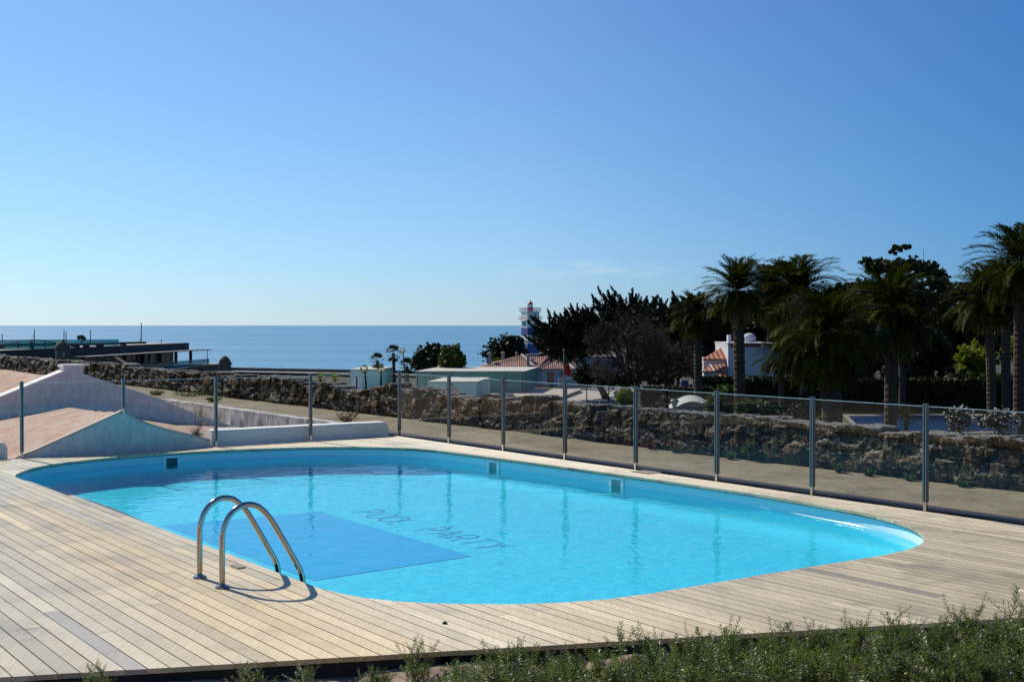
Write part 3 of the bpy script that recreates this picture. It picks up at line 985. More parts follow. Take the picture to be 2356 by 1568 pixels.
parapet('parapet', 'long low whitewashed parapet between the small gable and the corner fence post', vb_ + 0.06, VF - 0.16, UF + 0.29, 0.285, 0.34, (0, 1))
parapet('parapet', 'short whitewashed parapet end with rounded top left of the small gable', va_ - 4.0, va_ - 0.16, UF + 0.29, 0.275, 0.36, (0, 1))
# stained step wall between path and lower roof
mb = MB()
nu = 60
u0, u1 = US - 0.05, 36.5
for a in range(nu + 1):
    u = u0 + (u1 - u0) * a / nu
    for k, z in enumerate((LOW_Z, LOW_Z + 0.15, -0.34, PATH_Z - 0.05, PATH_Z + 0.012, PATH_Z + 0.012)):
        v_ = VR0 - 0.02 + (0.25 if k == 5 else 0) + 0.02 * mnoise.noise(Vector((u * 3, z * 4, 0)))
        zz = z + (0.02 * mnoise.noise(Vector((u * 2.2, 5, 0))) if k > 3 else 0)
        q = xy(u, v_, zz); mb.v.append(tuple(q))
for a in range(nu):
    for k in range(5):
        i = a * 6 + k
        mb.face((i, i + 6, i + 7, i + 1))
tag(mb.build('retaining_wall', STAINED), 'black stained whitewashed step wall below the path, behind the long parapet', 'wall')

# ------------------------------------------------------------------ rough stone wall
m, t, out = nt('rubble_stone')
v = coords(t)
vo = N(t, 'ShaderNodeTexVoronoi', i_Scale=3.6, i_Randomness=1.0); 
wv = noise(t, v, 2.5, 5.0, 0.7)
mw = mixc(t, v, wv, 0.12)
t.links.new(mw, vo.inputs['Vector'])
n1 = noise(t, v, 1.5, 9.0, 0.66, 0.5); n2 = noise(t, v, 11.0, 7.0, 0.72); n3 = noise(t, v, 0.45, 4.0)
c = ramp(t, n1, [(0.30, (0.020, 0.017, 0.013)), (0.46, (0.085, 0.068, 0.046)), (0.57, (0.18, 0.148, 0.108)), (0.72, (0.40, 0.36, 0.29))])
c = mixc(t, c, ramp(t, vo.outputs['Color'], [(0.1, (0.62, 0.60, 0.58)), (0.9, (1.28, 1.26, 1.2))]), 0.75, 'MULTIPLY')
c = mixc(t, c, ramp(t, n2, [(0.38, (0.16, 0.15, 0.14)), (0.5, (0.85, 0.85, 0.85)), (0.62, (2.3, 2.25, 2.15))]), 0.95, 'MULTIPLY')
tc_ = t.nodes.new('ShaderNodeTexCoord'); s2 = t.nodes.new('ShaderNodeSeparateXYZ'); t.links.new(tc_.outputs['Object'], s2.inputs[0])
vp = N(t, 'ShaderNodeTexVoronoi', i_Scale=5.5); t.links.new(mixc(t, v, n2, 0.14), vp.inputs['Vector'])
c = mixc(t, c, ramp(t, vp.outputs['Distance'], [(0.0, (1.25, 1.25, 1.22)), (0.5, (0.95, 0.95, 0.95)), (0.8, (0.25, 0.24, 0.22))]), 0.7, 'MULTIPLY')
pat = noise(t, v, 0.75, 5.0, 0.65, 1.0)
c = mixc(t, c, ramp(t, pat, [(0.36, (0.42, 0.40, 0.38)), (0.5, (0.95, 0.95, 0.95)), (0.66, (1.5, 1.48, 1.42))]), 0.9, 'MULTIPLY')
och = ramp(t, n3, [(0.45, (0, 0, 0)), (0.7, (0.6, 0.6, 0.6))])
c = mixc(t, c, (0.16, 0.105, 0.045), och)
c = mixc(t, c, (1.12, 1.06, 0.97), 1.0, 'MULTIPLY')
at = N(t, 'ShaderNodeAttribute', attribute_name='board'); sp_ = t.nodes.new('ShaderNodeSeparateColor'); t.links.new(at.outputs['Color'], sp_.inputs[0])
c = mixc(t, c, ramp(t, sp_.outputs[0], [(0.0, (0.55, 0.52, 0.48)), (0.5, (1.0, 0.98, 0.94)), (0.85, (1.25, 1.22, 1.15)), (1.0, (1.9, 1.85, 1.75))]), 0.9, 'MULTIPLY')
c = mixc(t, c, (0.38, 0.36, 0.33), sp_.outputs[1], 'MULTIPLY')
# lichen-grey weathering along the crest
ge_ = t.nodes.new('ShaderNodeNewGeometry'); s3 = t.nodes.new('ShaderNodeSeparateXYZ'); t.links.new(ge_.outputs['True Normal'], s3.inputs[0])
mr = N(t, 'ShaderNodeMapRange', i_1=0.35, i_2=0.9, i_3=-0.60, i_4=0.30); t.links.new(s3.outputs[2], mr.inputs[0])
ad = N(t, 'ShaderNodeMath', operation='MULTIPLY_ADD', i_1=0.9, use_clamp=True); t.links.new(n1, ad.inputs[0]); t.links.new(mr.outputs[0], ad.inputs[2]); mr = ad
c = mixc(t, c, mixc(t, (0.10, 0.098, 0.09), (0.42, 0.40, 0.36), n2), mr.outputs[0])
p = N(t, 'ShaderNodeBsdfPrincipled', i_Roughness=0.95); p.inputs['Specular IOR Level'].default_value = 0.15
t.links.new(c, p.inputs['Base Color'])
hh = N(t, 'ShaderNodeMath', operation='ADD'); t.links.new(n1, hh.inputs[0]); t.links.new(n2, hh.inputs[1])
t.links.new(bump(t, hh.outputs[0], 0.9, 0.06), p.inputs['Normal']); t.links.new(p.outputs[0], out.inputs[0])
RUBBLE = m
CAPS = []
u = 0.0
while u < 93:
    L_ = R.uniform(0.22, 0.62) if u < 40 else R.uniform(0.3, 0.7)
    CAPS.append((u, u + L_, R.gauss(0, 0.022 if u < 18 else 0.045), R.uniform(-0.05, 0.05), R.uniform(-0.03, 0.03))); u += L_
def crest(u):
    """top of the wall: a run of rough capstones, each with its own height and tilt"""
    k = 0
    for k, cp in enumerate(CAPS):
        if cp[0] <= u < cp[1]: break
    t_ = (u - cp[0]) / (cp[1] - cp[0])
    z = 0.56 + cp[2] + cp[3] * (t_ - 0.5) - 0.05 * max(0.0, 1 - 14 * min(t_, 1 - t_) * (cp[1] - cp[0]))
    z += 0.035 * mnoise.noise(Vector((u * 0.3, 0, 4.0)))
    z += 0.07 * sm((u - 24.2) / 0.4) * sm((26.8 - u) / 0.5) - 0.10 * sm((u - 22.4) / 0.4) * sm((24.2 - u) / 0.5) - 0.07 * sm((u - 27.2) / 0.4) * sm((29.5 - u) / 0.5)
    return z, cp[4]
mb = MB()
us = []
u = 1.0
while u < 92:
    us.append(u); u += 0.036 if u < 32 else (0.07 if u < 50 else 0.16)
sec = [(0, k / 24) for k in range(25)] + [(k / 8, 1.0) for k in range(1, 9)] + [(1.0, 1 - k / 4) for k in range(1, 5)]
tones = []
for u in us:
    cz, cd = crest(u)
    row = []
    for s, h in sec:
        zz = PATH_Z - 0.03 + (cz - PATH_Z) * h
        P3 = Vector((u * 2.2, s * 3, zz * 3.0))
        f2 = mnoise.noise(Vector((u * 9, s * 9, zz * 11))); f4 = mnoise.noise(Vector((u * 23, s * 20, zz * 26)))
        wob = Vector((mnoise.noise(P3 * 1.3) * 0.35, mnoise.noise(P3 * 1.3 + Vector((9, 3, 1))) * 0.35, 0))
        ds, ps = mnoise.voronoi(Vector((u * 3.1, zz * 5.2, s * 1.5)) + wob)
        gap = max(0.0, 1 - (ds[1] - ds[0]) / 0.10)
        cell = mnoise.cell(ps[0] * 7.7)
        rg = 0.5 + 0.5 * sm((u - 17) / 6)
        dpt = (0.055 * (cell - 0.5) - 0.045 * gap) * rg + 0.018 * f2 + 0.020 * f4
        row.append((0.45 + (cell - 0.45) * (0.5 + 0.5 * rg), gap * rg))
        if 0 < s < 1 and h == 1.0:
            zz += 0.02 * f2 + 0.018 * f4
            vv_ = WALLV + 0.62 * s
        else:
            lean = 0.05 * (h - 0.5) + (0.05 * max(0, 0.18 - h) / 0.18)
            vv_ = WALLV + 0.62 * s + (lean + (-dpt if h < 0.9 else cd - 0.6 * dpt) if s == 0 else 0.0)
            zz += 0.01 * f4 * h
        q = xy(u, vv_, zz); mb.v.append(tuple(q))
    tones.append(row)
k_ = len(sec)
for a in range(len(us) - 1):
    for b in range(k_ - 1):
        i = a * k_ + b
        cell, gap = tones[a][b]
        mb.col = (cell, gap, 0, 1)
        mb.face((i, i + k_, i + k_ + 1, i + 1))
tag(mb.build('stone_wall', RUBBLE), 'long rough rubble stone wall running beside the path', 'wall')

# ------------------------------------------------------------------ planting bed in front of the deck
SAND = mat('sandstone_rubble', (0.30, 0.215, 0.155), 0.95, var=0.45, scale=4.0, fine=38.0, bmp=0.9, bdist=0.03)
mb = MB()
NX, NY = 320, 120
for j in range(NY + 1):
    for i in range(NX + 1):
        x = -8.0 + 18.0 * i / NX; y = 1.0 + 9.0 * j / NY
        z = -0.085 + 0.05 * mnoise.fractal(Vector((x * 1.8, y * 1.8, 0)), 0.8, 2.1, 6) + 0.04 * (mnoise.cell(Vector((x * 2.1, y * 2.1, 1))) - 0.5)
        ye = 7.29 + (x + 3.01) * (8.78 - 7.29) / 6.64
        z = min(z, -0.045); z -= 0.10 * sm((y - ye + 0.02) / 0.25) + 1.3 * sm((y - ye - 0.12) / 0.4)
        mb.v.append((x, y, z))
for j in range(NY):
    for i in range(NX):
        a = j * (NX + 1) + i
        mb.face((a, a + 1, a + NX + 2, a + NX + 1))
tag(mb.build('planting_bed', SAND, smooth=True), 'sandy stone rubble bed below the deck edge', kind='structure')

# ------------------------------------------------------------------ paved square, road and the glass pavilions
PAVE = mat('pale_paving', (0.40, 0.36, 0.30), 0.85, var=0.10, scale=0.3, fine=3.0)
PAVE2 = mat('pavement_stone', (0.36, 0.33, 0.28), 0.85, var=0.10, scale=0.3, fine=3.0)
ASPH = mat('asphalt', (0.085, 0.088, 0.092), 0.9, var=0.25, scale=0.5, fine=6.0)
PZ = -7.45
def flat(name, px, z, th, m, label):
    P_ = [at_z(a, b, z) for a, b in px]
    mb = MB(); mb.prism([(p.x, p.y) for p in P_], z - th, z)
    return tag(mb.build(name, m), label, kind='structure')
flat('plaza', [(700, 897), (1000, 894), (1336, 893.5), (1334, 896.5), (1290, 912), (1240, 929), (1150, 975), (700, 975)], PZ, 0.6, PAVE, 'pale paved square raised above the road')
flat('pavement', [(1337, 897), (1396, 901), (1440, 895), (1500, 893), (1500, 897), (1425, 909), (1368, 918), (1236, 962), (1150, 990), (1120, 990)], -7.88, 0.2, PAVE2, 'pale pavement between the square and the road')
flat('road', [(1360, 892), (1560, 888), (1640, 905), (1600, 960), (1450, 1010), (1100, 1010), (1180, 975)], -7.97, 0.06, ASPH, 'grey asphalt road')

FROST = clear('frosted_green_glass', (0.40, 0.62, 0.56), 1.5, 0.15, base=((0.55, 0.86, 0.78), 0.82))
FROST2 = clear('clear_green_glass', (0.55, 0.78, 0.73), 1.5, 0.02, base=((0.40, 0.68, 0.63), 0.36))
ROOFW = mat('pale_roof_sheet', (0.52, 0.50, 0.44), 0.8, var=0.06, scale=0.5)
DARKM = mat('dark_metal', (0.03, 0.035, 0.035), 0.5, var=0.2)
def pavilion(label, px0, px1, pxs, pyt, Y, h, depth, glass, doors=False, rot=0.0):
    """front from px0 to px1, its right side wall running back to pxs"""
    a, b = at_y(px0, pyt, Y), at_y(px1, pyt, Y)
    W_ = (b - a).length; top = a.z; z0 = top - h
    o = thing('glass_pavilion', label, 'pavilion', ((a.x + b.x) / 2, Y, z0), rot)
    sk = (at_y(pxs, pyt, Y + depth).x - b.x)       # the side walls splay a little
    C = [(-W_ / 2, 0), (W_ / 2, 0), (W_ / 2 + sk, depth), (-W_ / 2 + sk, depth)]
    for k, (nm) in enumerate(('front_wall', 'side_wall', 'rear_wall', 'side_wall')):
        p_, q_ = C[k], C[(k + 1) % 4]
        mb = MB(); mb.span((p_[0], p_[1], h / 2 - 0.05), (q_[0], q_[1], h / 2 - 0.05), 0.06, h - 0.2)
        ob = mb.build(nm, glass, o)
        L_ = math.hypot(q_[0] - p_[0], q_[1] - p_[1]); nn = max(2, int(L_ / 2.2))
        for j in range(nn + 1):
            s = min(0.985, max(0.015, j / nn)); x = p_[0] + (q_[0] - p_[0]) * s; y = p_[1] + (q_[1] - p_[1]) * s
            mb = MB(); mb.box((x, y - 0.02, h / 2 - 0.04), (0.09 if j in (0, nn) else 0.05, 0.10, h - 0.14)); mb.build('mullion', GREENFR if glass is FROST else DARKM, ob)
    mb = MB(); mb.prism([(x * 1.012, y + (-0.1 if y == 0 else 0.1)) for x, y in C], h - 0.10, h); mb.build('roof', ROOFW, o)
    mb = MB(); mb.prism([(x * 0.985, y + (0.1 if y == 0 else -0.1)) for x, y in C], 0.0, 0.12); mb.build('plinth', DARKM, o)
    if doors:
        mb = MB(); mb.box((-W_ * 0.38, -0.09, 1.05), (0.85, 0.05, 2.1)); mb.build('door', mat('door_pale', (0.62, 0.72, 0.72), 0.3), o)
        mb = MB(); mb.box((-W_ * 0.22, -0.09, 1.05), (0.85, 0.05, 2.1)); mb.build('door', mat('door_pale_b', (0.62, 0.72, 0.72), 0.3), o)
        mb = MB(); mb.box((-W_ * 0.30, -0.10, 1.05), (0.22, 0.05, 2.1)); mb.build('door_post', DARKM, o)
    return o
GREENFR = mat('green_frame', (0.26, 0.46, 0.41), 0.5, var=0.1)
pavilion('tall green glass pavilion with pale doors on the far side of the stone wall', 806, 880, 905, 849, 180, 3.2, 12, FROST, True)
pavilion('long glass pavilion with a wide flat roof in front of the red tiled house', 957, 1206, 1237, 853, 176, 3.1, 17, FROST2)
pavilion('small blank green glass box on the paved square before the long pavilion', 984, 1098, 1127, 877, 152, 2.72, 12, FROST)

# ------------------------------------------------------------------ sea wall and marina
SEAW = mat('seawall_concrete', (0.10, 0.10, 0.105), 0.9, var=0.3, scale=0.2, fine=2.0)
SEAT = mat('seawall_top', (0.40, 0.37, 0.32), 0.9, var=0.2, scale=0.2, fine=2.0)
a, b = at_y(440, 851, 262), at_y(1010, 862, 236)
sw = thing('sea_wall', 'long dark sea wall with a pale top, between the fort and the sea', 'sea wall', a)
mb = MB(); mb.span((0, 0, -2.6), (b - a) - Vector((0, 0, 2.6)), 3.0, 5.0); mb.build('wall_body', SEAW, sw)
mb = MB(); mb.span((0, -0.6, -0.09), (b - a) - Vector((0, 0.6, 0.09)), 3.4, 0.16); mb.build('coping', SEAT, sw)
mb = MB(); mb.span((0, 2.0, 0.2), (b - a) + Vector((0, 2.0, 0.2)), 0.5, 0.9); mb.build('parapet', SEAW, sw)

MASTM = mat('grey_mast', (0.12, 0.12, 0.13), 0.5, var=0.1)
HULLM = mat('boat_hull', (0.6, 0.6, 0.6), 0.4, var=0.05)
def sailboat(label, px, pyt, Y, rake=0.0, stay=0.0):
    top = at_y(px, pyt, Y)
    H = top.z - SEA_Z
    o = thing('sailing_boat', label, 'sailing boat', (top.x, Y, SEA_Z), 0.3, 'sailing boats in the marina')
    mb = MB()
    sec_ = [(-4.5, 0.9, 0.2), (-3, 1.4, 0), (0, 1.6, -0.1), (3, 1.0, 0), (5, 0.06, 0.5)]
    ids = []
    for x, w_, zz in sec_:
        ids.append([mb.vert((x, -w_, 1.1 + zz * 0.3)), mb.vert((x, -w_ * 0.6, -0.2)), mb.vert((x, w_ * 0.6, -0.2)), mb.vert((x, w_, 1.1 + zz * 0.3))])
    for p_, q_ in zip(ids, ids[1:]):
        for k in range(4):
            mb.face((p_[k], q_[k], q_[(k + 1) % 4], p_[(k + 1) % 4]))
    mb.face(ids[0])
    mb.build('hull', HULLM, o, smooth=False)
    mb = MB(); mb.tube([(0, 0, 1.0), (rake * H, 0, H)], [0.16, 0.10], 6); mt_ = mb.build('mast', MASTM, o)
    mb = MB(); mb.span((-0.9, 0, H * 0.72), (0.9, 0, H * 0.72), 0.1, 0.1); mb.build('spreader', MASTM, mt_)
    if stay:
        mb = MB(); mb.tube([(-4.4, 0, 1.2), (rake * H, 0, H * stay)], 0.05, 4); mb.build('stay', MASTM, o)
    return o
sailboat('sailing boat mast beside the roof terrace, cut by the edge of the picture', 5, 767, 300)
sailboat('sailing boat mast above the arched railing of the roof terrace', 79, 757, 300, stay=0.95)
sailboat('slightly raked thicker mast just left of the dome tip of the sentry turret', 145, 759, 300, 0.012)
sailboat('thin mast right above the dome tip of the sentry turret', 152, 762, 320)
sailboat('sailing boat mast right of the clipped ball tree', 208, 758, 290, stay=0.9)
sailboat('tallest sailing boat mast with a slanting stay, rising over the horizon', 323, 742, 280, 0.01, 0.86)
sailboat('shortest faint mast over the dark building roof', 371, 780, 330)

# ------------------------------------------------------------------ dark building with the roof terrace
BLK = mat('black_corrugated_sheet', (0.010, 0.011, 0.016), 0.6, var=0.5, scale=0.3, fine=4, stretch=(1, 6, 0.2))
FLOORP = mat('roof_terrace_floor', (0.36, 0.33, 0.27), 0.9, var=0.12, scale=0.3)
TEALG = clear('teal_glass', (0.45, 0.72, 0.72), 1.5, 0.0, base=((0.10, 0.33, 0.34), 0.35))
RZ = -1.5
P0, P1 = at_z(-160, 812.5, RZ), at_z(432, 788, RZ)
dbd = (P1 - P0); Ld = dbd.length; ang = math.atan2(dbd.y, dbd.x)
# local frame: x along the facade (away from the viewer), y to the left (into the building)
db = thing('terrace_building', 'long black clad building with a flat roof terrace and glass balustrades', 'building', (P0.x, P0.y, RZ), ang)
def sl(px, py, z):
    p_ = at_z(px, py, z) - Vector((P0.x, P0.y, RZ)); ca, sa = math.cos(-ang), math.sin(-ang)
    return Vector((p_.x * ca - p_.y * sa, p_.x * sa + p_.y * ca, p_.z))
mb = MB(); mb.box((Ld / 2, 22, -0.55), (Ld, 44, 1.0)); mb.build('roof_slab', FLOORP, db)
mb = MB(); mb.box((Ld / 2, -0.14, -0.68), (Ld, 0.26, 1.36)); mb.build('fascia', BLK, db)
fx = sl(276, 800, RZ).x
mb = MB(); mb.box((fx / 2 + 0, 0.3, -3.2), (fx, 0.6, 4.2)); mb.build('wall', BLK, db)
mb = MB(); mb.box(((fx + Ld) / 2, 3.2, -3.0), (Ld - fx, 0.4, 3.6)); wl = mb.build('wall', BLK, db)
WINM = mat('window_dark_glass', (0.02, 0.025, 0.03), 0.08, var=0.2, spec=0.8)
CURT = mat('pale_curtain', (0.35, 0.33, 0.32), 0.8, var=0.15)
for k in range(9):
    x = fx + (Ld - fx) * (0.08 + 0.105 * k)
    mb = MB(); mb.box((x, 2.97, -2.6), ((Ld - fx) * 0.08, 0.06, 2.2)); wn = mb.build('window', WINM, wl)
    mb = MB(); mb.box((x + 0.6, 2.93, -2.6), (0.5, 0.03, 1.9)); mb.build('curtain', CURT, wn)
mb = MB(); mb.box(((fx + Ld) / 2 + 1.5, -2.0, -1.46), (Ld - fx + 3.0, 4.0, 0.16)); mb.build('canopy', mat('canopy_grey', (0.10, 0.10, 0.10), 0.7), db)
for k in range(4):
    x = fx + (Ld - fx) * (0.55 + 0.15 * k)
    mb = MB(); mb.box((x, -0.6, -2.9), (0.5, 0.5, 2.7)); mb.build('column', BLK, db)
mb = MB(); mb.box((Ld + 1.2, -3.7, -3.2), (0.12, 0.12, 3.4)); mb.build('slim_post', BLK, db)
mb = MB(); mb.box(((fx + Ld) / 2 + 4, -3.9, -4.6), (Ld - fx + 8, 6.0, 0.4)); mb.build('lower_terrace', FLOORP, db)
mb = MB(); mb.box(((fx + Ld) / 2 + 4, -3.2, -3.85), (Ld - fx, 0.05, 1.0)); mb.build('lower_balustrade', TEALG, db)
# rooftop balustrade, arched rail, kerb, planters
q0, q1 = at_z(-120, 792, RZ), at_z(273, 795.8, RZ)
c0, c1 = sl(-160, 797.5, RZ), sl(273, 794.5, RZ)
mb = MB(); mb.span(c0 + Vector((0, 0, 0.55)), c1 + Vector((0, 0, 0.55)), 0.05, 1.1); mb.build('roof_balustrade', TEALG, db)
d0_, d1_ = sl(-160, 801, RZ), sl(455 - 120, 790.0, RZ)
mb = MB(); mb.span(d0_ + Vector((0, 0, 0.2)), d1_ + Vector((0, 0, 0.2)), 0.4, 0.4); mb.build('roof_kerb', BLK, db)
e0, e1 = sl(10, 803.5, RZ), sl(134, 802, RZ)
mb = MB(); K = 12
pts = [e0.lerp(e1, k / K) + Vector((0, 0, 0.75 + 0.62 * math.sin(PI * k / K))) for k in range(K + 1)]
mb.tube(pts, 0.08, 5); ra = mb.build('arched_rail', DARKM, db)
mb = MB(); mb.span(e0 + Vector((0, 0, 0.45)), e1 + Vector((0, 0, 0.45)), 0.06, 0.9); mb.build('rail_glass', TEALG, ra)
for k in (0, 3, 6, 9, 12):
    mb = MB(); mb.span(pts[k] - Vector((0, 0, pts[k].z - 0.0)), pts[k], 0.10, 0.10); mb.build('rail_post', DARKM, ra)
PLANT = mat('planter_black', (0.02, 0.024, 0.026), 0.6, var=0.3)
def planter(label, px, py, wpx, hpx, Y):
    p_ = at_y(px, py, Y); W_ = wpx * Y / F; H_ = hpx * Y / F
    o = thing('planter', label, 'planter', (p_.x, Y, RZ), 0.0, 'black planters on the roof terrace')
    mb = MB(); mb.box((0, 0, H_ / 2), (W_, W_ * 0.8, H_), 0, 1.08); mb.build('tub', PLANT, o)
    mb = MB(); mb.box((0, 0, H_ + 0.02), (W_ * 1.12, W_ * 0.92, 0.06)); mb.build('rim', PLANT, o)
    return o
def roofY(py): return (EYE - RZ) * F / (py - HOR)
planter('black planter under the clipped ball tree on the roof terrace', 199 - 0.5, 800, 12, 9, roofY(801.5))
planter('wide low planter next to the ball tree on the roof terrace', 230, 796, 15, 6, roofY(796.5))
planter('planter at the far end of the glass balustrade on the roof', 283, 793, 13, 7, roofY(794))
planter('tall dark planter block in front of the arched rail', 73, 803, 8, 15, roofY(802.5))
planter('dark planter beside the sentry turret dome on the roof terrace', 173, 798, 17, 8, roofY(798.5))
planter('dark planter at the far left edge of the roof terrace', 2, 801, 10, 11, roofY(803))

# ------------------------------------------------------------------ fort turrets and outworks
TUR = mat('turret_stone', (0.16, 0.125, 0.085), 0.95, var=0.45, scale=1.2, fine=9, bmp=0.5, bdist=0.05)
def turret(label, px, pyt, pyb, wpx, Y, cone):
    b_ = at_y(px, pyb, Y); H_ = (pyb - pyt) * Y / F; r = wpx / 2 * Y / F
    o = thing('sentry_turret', label, 'turret', (b_.x, Y, b_.z - 1.0))
    mb = MB()
    if cone: mb.lathe([(r, 0), (r, H_ * 0.62 + 1.0), (r * 1.08, H_ * 0.63 + 1.0), (r * 1.06, H_ * 0.68 + 1.0)], n=14)
    else: mb.lathe([(r * 0.97, 0), (r * 0.97, H_ * 0.60 + 1.0), (r * 1.04, H_ * 0.61 + 1.0), (r * 1.04, H_ * 0.66 + 1.0)], n=16)
    bo = mb.build('wall', TUR, o)
    mb = MB()
    if cone: mb.lathe([(r * 1.02, H_ * 0.68 + 1.001), (r * 0.72, H_ * 0.86 + 1), (r * 0.35, H_ * 0.97 + 1), (0.08, H_ + 1)], n=14)
    else: mb.lathe([(r, H_ * 0.66 + 1.001)] + [(r * math.cos(a_ / 8 * PI / 2), H_ * 0.66 + 1 + H_ * 0.29 * math.sin(a_ / 8 * PI / 2)) for a_ in range(1, 8)] + [(0.12, H_ * 0.955 + 1), (0.14, H_ * 0.98 + 1), (0.05, H_ + 1)], n=16)
    mb.build('roof', TUR, o, smooth=True)
    for an in ((-0.62, 0.45) if not cone else (-0.5,)):
        mb = MB(); mb.box((math.sin(an) * r * 0.97, -math.cos(an) * r * 0.97, 1 + H_ * 0.42), (0.13, 0.1, 0.28), an); mb.build('loophole', mat('loophole_light', (0.45, 0.44, 0.40), 0.9) if not cone else DARKM, bo)
    return o
turret('round stone sentry turret with a domed roof in front of the black building', 144.5, 781, 838, 33, 84, False)
turret('small stone sentry turret with a pointed roof in front of the sea', 517.5, 818, 864, 28, 84, True)
OUTW = mat('outwork_stone', (0.12, 0.095, 0.065), 0.95, var=0.4, scale=0.8, fine=8, bmp=0.5, bdist=0.06)
def outwork(name, label, px, Y, dep):
    P_ = [at_y(a_, b_, Y) for a_, b_ in px]
    o = MB(); n_ = len(P_)
    c_ = P_[0]
    i = 0
    for d in (0, dep):
        for p_ in P_: o.v.append((p_.x - c_.x + d * 0.0, d, p_.z - c_.z ))
    o.face(range(n_)); o.face(range(2 * n_ - 1, n_ - 1, -1))
    for k in range(n_): o.face((k, n_ + k, n_ + (k + 1) % n_, (k + 1) % n_))
    ob = o.build(name, OUTW); ob.location = c_
    return tag(ob, label, 'stone wall')
outwork('stone_outwork', 'sloping stone outwork wall right of the domed turret', [(160, 868), (160, 838), (172, 829), (262, 821), (286, 836), (305, 852), (318, 875)], 92, 0.9)
outwork('stone_outwork', 'blocky ruined stone wall beside the pointed turret', [(410, 875), (412, 851), (440, 843), (470, 840), (500, 837), (514, 839), (514, 858), (545, 860), (545, 875)], 96, 1.0)

# ------------------------------------------------------------------ lighthouse
LW = mat('lighthouse_white', (0.78, 0.75, 0.68), 0.8, var=0.12, scale=0.4, fine=3)
LB = mat('lighthouse_blue', (0.045, 0.065, 0.21), 0.6, var=0.15, scale=0.4, fine=3)
LR = mat('lantern_red', (0.36, 0.012, 0.014), 0.45, var=0.15)
RAILW = mat('pale_rail', (0.48, 0.36, 0.36), 0.6, var=0.1)
YL = 330.0
def zl(py): return at_y(1220, py, YL).z
lh = thing('lighthouse', 'square lighthouse painted in white and blue bands with a red lantern', 'lighthouse', (at_y(1220, 748, YL).x, YL, zl(850)), math.radians(27))
z0 = zl(850)
side = 42 * YL / F / (math.cos(math.radians(27)) + math.sin(math.radians(27)))
bands = [(850, 818, LW), (818, 790, LB), (790, 786, LW)]
mb = MB()
def hb(m_, ya, yb, sd, mi):
    m_.mi = mi; m_.box((0, 0, (zl(ya) + zl(yb)) / 2 - z0), (sd, sd, zl(yb) - zl(ya)))
for ya, yb, mi in ((872, 812, 0), (812, 790, 1), (790, 771, 0), (771, 753, 1), (753, 717.5, 0)):
    hb(mb, ya, yb, side, mi)
mb.build('tower', [LW, LB], lh)
for y0_, ext, nm in ((717.5, 0.5, 'gallery'), (737.5, 0.62, 'balcony')):
    mb = MB(); zz = zl(y0_) - z0
    if nm == 'gallery': mb.box((0, 0, zz + 0.1), (side + ext, side + ext, 0.22))
    else:
        for sx_, sy_ in ((1, 0), (-1, 0), (0, 1), (0, -1)):
            mb.box((sx_ * (side / 2 + 0.28), sy_ * (side / 2 + 0.28), zz + 0.06), (0.5 if sx_ else side, 0.5 if sy_ else side, 0.14))
    ga = mb.build(nm, LW, lh)
    mb = MB(); e = side / 2 + ext / 2 + (0.1 if nm == 'gallery' else 0.2)
    for k in range(4):
        an = k * PI / 2
        for h in (0.35, 0.65, 0.95):
            a_ = Vector((math.cos(an) * e - math.sin(an) * e, math.sin(an) * e + math.cos(an) * e, zz + 0.2 + h)); b_ = Vector((math.cos(an) * e + math.sin(an) * e, math.sin(an) * e - math.cos(an) * e, zz + 0.2 + h))
            mb.span(a_, b_, 0.07, 0.07)
        for j in range(9):
            p_ = a_.lerp(b_, j / 9); mb.span(p_ - Vector((0, 0, 0.95)), p_, 0.06, 0.06)
    mb.build('railing', RAILW, ga)
zt = zl(717.5) - z0 + 0.22
mb = MB(); mb.lathe([(0.72, zt), (0.72, zt + 0.95), (0.80, zt + 0.97), (0.80, zt + 1.06)], n=16); ln = mb.build('lantern_base', LR, lh)
LG = clear('lantern_glass', (0.75, 0.8, 0.8), 1.5, 0.0, base=((0.6, 0.62, 0.6), 0.3))
mb = MB(); mb.lathe([(0.66, zt + 1.065), (0.66, zt + 1.85)], n=12); mb.build('lantern_glass', LG, ln)
mb = MB()
for k in range(8): mb.span((0.69 * math.cos(k * PI / 4), 0.69 * math.sin(k * PI / 4), zt + 1.06), (0.69 * math.cos(k * PI / 4), 0.69 * math.sin(k * PI / 4), zt + 1.86), 0.06, 0.06)
mb.build('lantern_frame', LR, ln)
mb = MB(); mb.lathe([(0.84, zt + 1.86), (0.72, zt + 2.12), (0.42, zt + 2.42), (0.12, zt + 2.6), (0.14, zt + 2.8), (0.03, zt + 2.9), (0.02, zt + 4.0)], n=16); mb.build('dome', LR, lh, smooth=True)
for (sx_, y_) in ((0, 722), (0, 741)):
    mb = MB(); mb.box((0.5, -side / 2 - 0.01, zl(y_ + 3) - z0), (0.34, 0.06, 0.9)); mb.build('window', DARKM, lh)
mb = MB(); mb.box((-side / 2 - 0.01, 0.3, zl(745) - z0), (0.06, 2.2, 1.2)); mb.build('recess', mat('recess_grey', (0.22, 0.25, 0.27), 0.8), lh)

